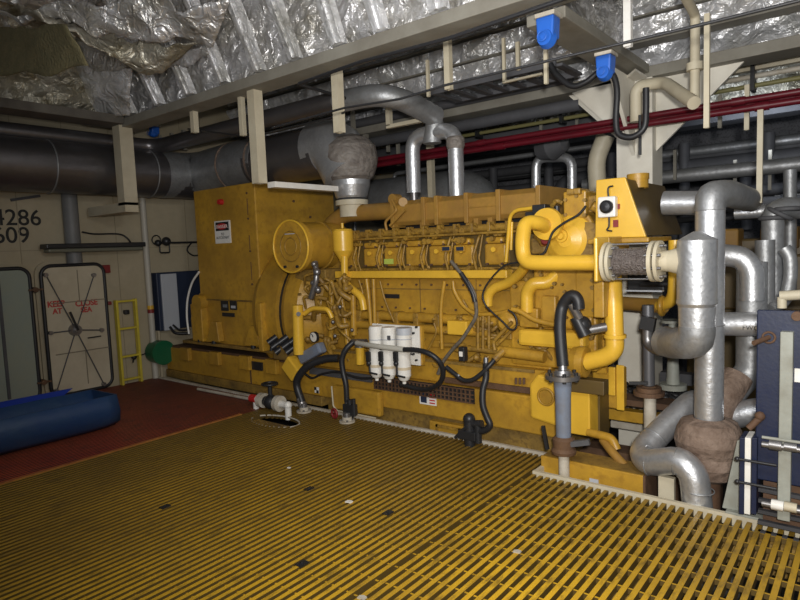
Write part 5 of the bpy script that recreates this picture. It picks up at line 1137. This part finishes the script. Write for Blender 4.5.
MB().pbox(660, 372, 692, 386, 5.0, .1).build('valve_plate', M['dark'], pg)
# yellow drip pan beam at the lower right
dp = thing('drip_tray', 'yellow-edged brown steel tray at the lower near end of the skid', 'tray', (-1.4, 3.95, -.2))
A = P(541, 465, y=3.82); B = P(643, 490, y=3.82)
MB().box(A.x, B.x, 3.82, 3.84, -.13, .09).build('front_plate', M['yel'], dp, .004)
MB().box(A.x, B.x, 3.84, 4.06, .07, .085).build('top_plate', M['yeld'], dp, .004)
MB().box(B.x, B.x+.015, 3.82, 4.06, -.13, .09).build('end_plate', M['brown'], dp)
q = P(594, 482, y=3.815); MB().box(q.x-.03, q.x+.03, 3.812, 3.82, q.z-.02, q.z+.02).build('pale_tag', M['greyl'], dp)
MB().tube([P(603, 440, y=4.15), P(612, 452, y=4.05), P(625, 466, y=4.0)], .03, 12).build('drain_pipe', M['ochre'], label='short yellow-brown drain pipe above the drip tray', cat='pipe')
MB().tube([P(588, 432, y=4.15), P(612, 438, y=4.12), P(617, 450, y=4.1)], .03, 12).build('drain_pipe', M['yel'], label='yellow elbowed drain pipe at the foot of the skid end', cat='pipe')
# grey valve feet by the brown bell
b = MB().lathe(P(697, 500, y=4.1), (0, 0, 1), [(0, .05), (.0, .10), (.03, .10), (.03, .05), (.10, .06), (.10, .11), (.13, .11), (.13, .04), (.2, .05), (.2, 0)], 18); 
b.build('white_flange_stack', M['whitedirty'], label='dirty white flange stack below the brown wrapped bell', cat='flange')
# blue plate heat exchanger
hx = thing('plate_heat_exchanger', 'blue framed plate heat exchanger cut by the right edge', 'heat exchanger', (-.2, 3.6, 0))
L = P(757, 310, y=3.62); Lb = P(757, 440, y=3.62)
MB().box(L.x, L.x+.85, 3.62, 3.66, .28, L.z).build('frame_plate', M['blue'], hx, .006)
A = P(781, 331, y=3.60); B = P(794, 331, y=3.60)
MB().box(A.x, B.x, 3.57, 3.62, .10, A.z).build('grey_column', M['greyp'], hx, .004)
q = P(760, 338, y=3.58); MB().cyl((q.x-.02, 3.52, q.z-.02), (q.x+.035, 3.62, q.z+.0), .013, n=12).torus((q.x+.035, 3.615, q.z+.0), (0, 1, 0), .028, .006).build('stud', M['brown'], hx)
q = P(797, 316, y=3.6); MB().cyl((q.x, 3.62, q.z), (q.x, 3.59, q.z), .024).build('boss', M['brown'], hx)
q = P(799, 375, y=3.6); MB().box(q.x-.02, q.x+.15, 3.61, 3.62, q.z-.04, q.z+.03).build('white_label', M['white'], hx)
for (px, m, w) in ((744.5, M['blue'], .024), (750, M['white'], .028), (756.5, M['blue'], .024)):
    q = P(px, 470, y=3.66); zt_ = P(px, 434, y=3.66).z; zb_ = P(px, 509, y=3.66).z
    MB().box(q.x-w/2, q.x+w/2, 3.58, 3.72, zb_, zt_).build('edge_plate', m, hx, .002)
for py in (461, 484): q = P(750, py, y=3.56); MB().cyl((q.x-.06, 3.56, q.z), (q.x+.12, 3.56, q.z), .008, n=8).ball((q.x-.06, 3.56, q.z), .014, 8).build('tie_stud', M['blackm'], hx)
for (py, mm) in ((444, M['steel']), (503, M['steel']), (437, M['greyp'])):
    q = P(762, py, y=3.55); MB().cyl((q.x, 3.55, q.z), (q.x+.6, 3.55, q.z), .016 if py != 437 else .008, n=12).build('tie_bar', mm, hx)
for (px, py, m, r) in ((775, 445, M['steel'], .028), (790, 447, M['steel'], .024), (777, 505, M['white'], .028), (790, 507, M['cream'], .026)):
    q = P(px, py, y=3.55); MB().cyl((q.x-.025, 3.55, q.z), (q.x+.03, 3.55, q.z), r, n=6).build('tie_nut', m, hx)
b = MB()
for k in range(16): b.box(L.x+.03, L.x+.85, 3.70 + k*.02, 3.71 + k*.02, -.02, .27)
b.build('plate_pack', M['brown'], hx)
b = MB()
for k in range(5):
    z = -.02 + k*.06; b.box(L.x+.02, L.x+.85, 3.60, 3.63, z, z+.02)
b.build('lower_rails', M['dark'], hx)
MB().prism([P(737, 441, y=3.74), P(742, 440, y=3.74), P(744, 512, y=3.74), P(722, 508, y=3.74)], (0, .03, 0)).build('foot_plate', M['greyp'], hx, .004, label='pale grey tapered foot')
MB().box(-.66, 1.4, 3.70, 3.80, -.06, .03).build('skid_rail', M['greyp'], hx, .004)
q = P(760, 418, y=3.6); MB().cyl((q.x-.05, 3.58, q.z-.06), (q.x+.0, 3.6, q.z+.0), .018, n=10).ball((q.x+.0, 3.6, q.z+.01), .026, 10).build('bracket_knob', M['brown'], hx)
# pale clutter beneath the near grating
rg = random.Random(21)
for k in range(9):
    x = rg.uniform(-1.7, .6); y = rg.uniform(1.9, 3.4); r = rg.uniform(.03, .07)
    MB().tube([(x, y, -.30 + .1*rg.random()), (x + rg.uniform(.3, .8), y + rg.uniform(-.2, .3), -.28)], r, 10).build('bilge_pipe', rg.choice((M['white'], M['whitedirty'], M['steel'])), label='pale pipe glimpsed through the slots of the near grating', cat='pipe', group='pale pipes under the near grating')

# ================================================================== CAMERA, LIGHT, WORLD
cam = bpy.data.cameras.new('camera'); co = bpy.data.objects.new('camera', cam); COL.objects.link(co)
cam.sensor_fit = 'HORIZONTAL'; cam.sensor_width = 36; cam.lens = 36 * F / 800; cam.clip_start = .05
R_ = Matrix((RX, RY, RZ))       # columns: camera right, down, forward in world axes
right = Vector((R_[0][0], R_[1][0], R_[2][0])); down = Vector((R_[0][1], R_[1][1], R_[2][1])); fwd = Vector((R_[0][2], R_[1][2], R_[2][2]))
rot = Matrix((right, -down, -fwd)).transposed()
co.matrix_world = Matrix.Translation(CAM) @ rot.to_4x4(); SC.camera = co
def area(name, loc, target, size, power, col=(1, 1, 1)):
    l = bpy.data.lights.new(name, 'AREA'); l.energy = power; l.size = size; l.color = col
    o = bpy.data.objects.new(name, l); COL.objects.link(o); o.location = loc
    o.rotation_euler = (Vector(target) - Vector(loc)).to_track_quat('-Z', 'Y').to_euler(); return o
def spot(name, loc, target, ang, blend, power, rad, col=(1, 1, 1)):
    l = bpy.data.lights.new(name, 'SPOT'); l.energy = power; l.spot_size = math.radians(ang); l.spot_blend = blend; l.shadow_soft_size = rad; l.color = col
    o = bpy.data.objects.new(name, l); COL.objects.link(o); o.location = loc
    o.rotation_euler = (Vector(target) - Vector(loc)).to_track_quat('-Z', 'Y').to_euler(); return o
spot('torch_light', (.12, -.1, 1.78), P(560, 270, y=4.2), 110, 1, 580, .07, (1, .98, .94))
area('overhead_light', (.3, 1.3, 2.9), (-1.5, 2.6, .0), .5, 42, (1, .98, .94))
area('deck_fill', (-1.6, 1.2, 2.2), (-2.2, 3.9, 4.2), .9, 30, (.95, .97, 1))  # unseen fill added to brighten the foil deck head
area('far_fill', (-1.0, 7.0, 2.75), (-1.0, 10, 2.2), .8, 8, (.8, .88, 1))  # dim fill added at the back to lift the far bulkhead
w = bpy.data.worlds.new('world'); SC.world = w; w.use_nodes = True
w.node_tree.nodes['Background'].inputs['Color'].default_value = (.85, .92, 1, 1); w.node_tree.nodes['Background'].inputs['Strength'].default_value = .12
SC.view_settings.view_transform = 'Standard'; SC.view_settings.look = 'None'; SC.view_settings.exposure = 0
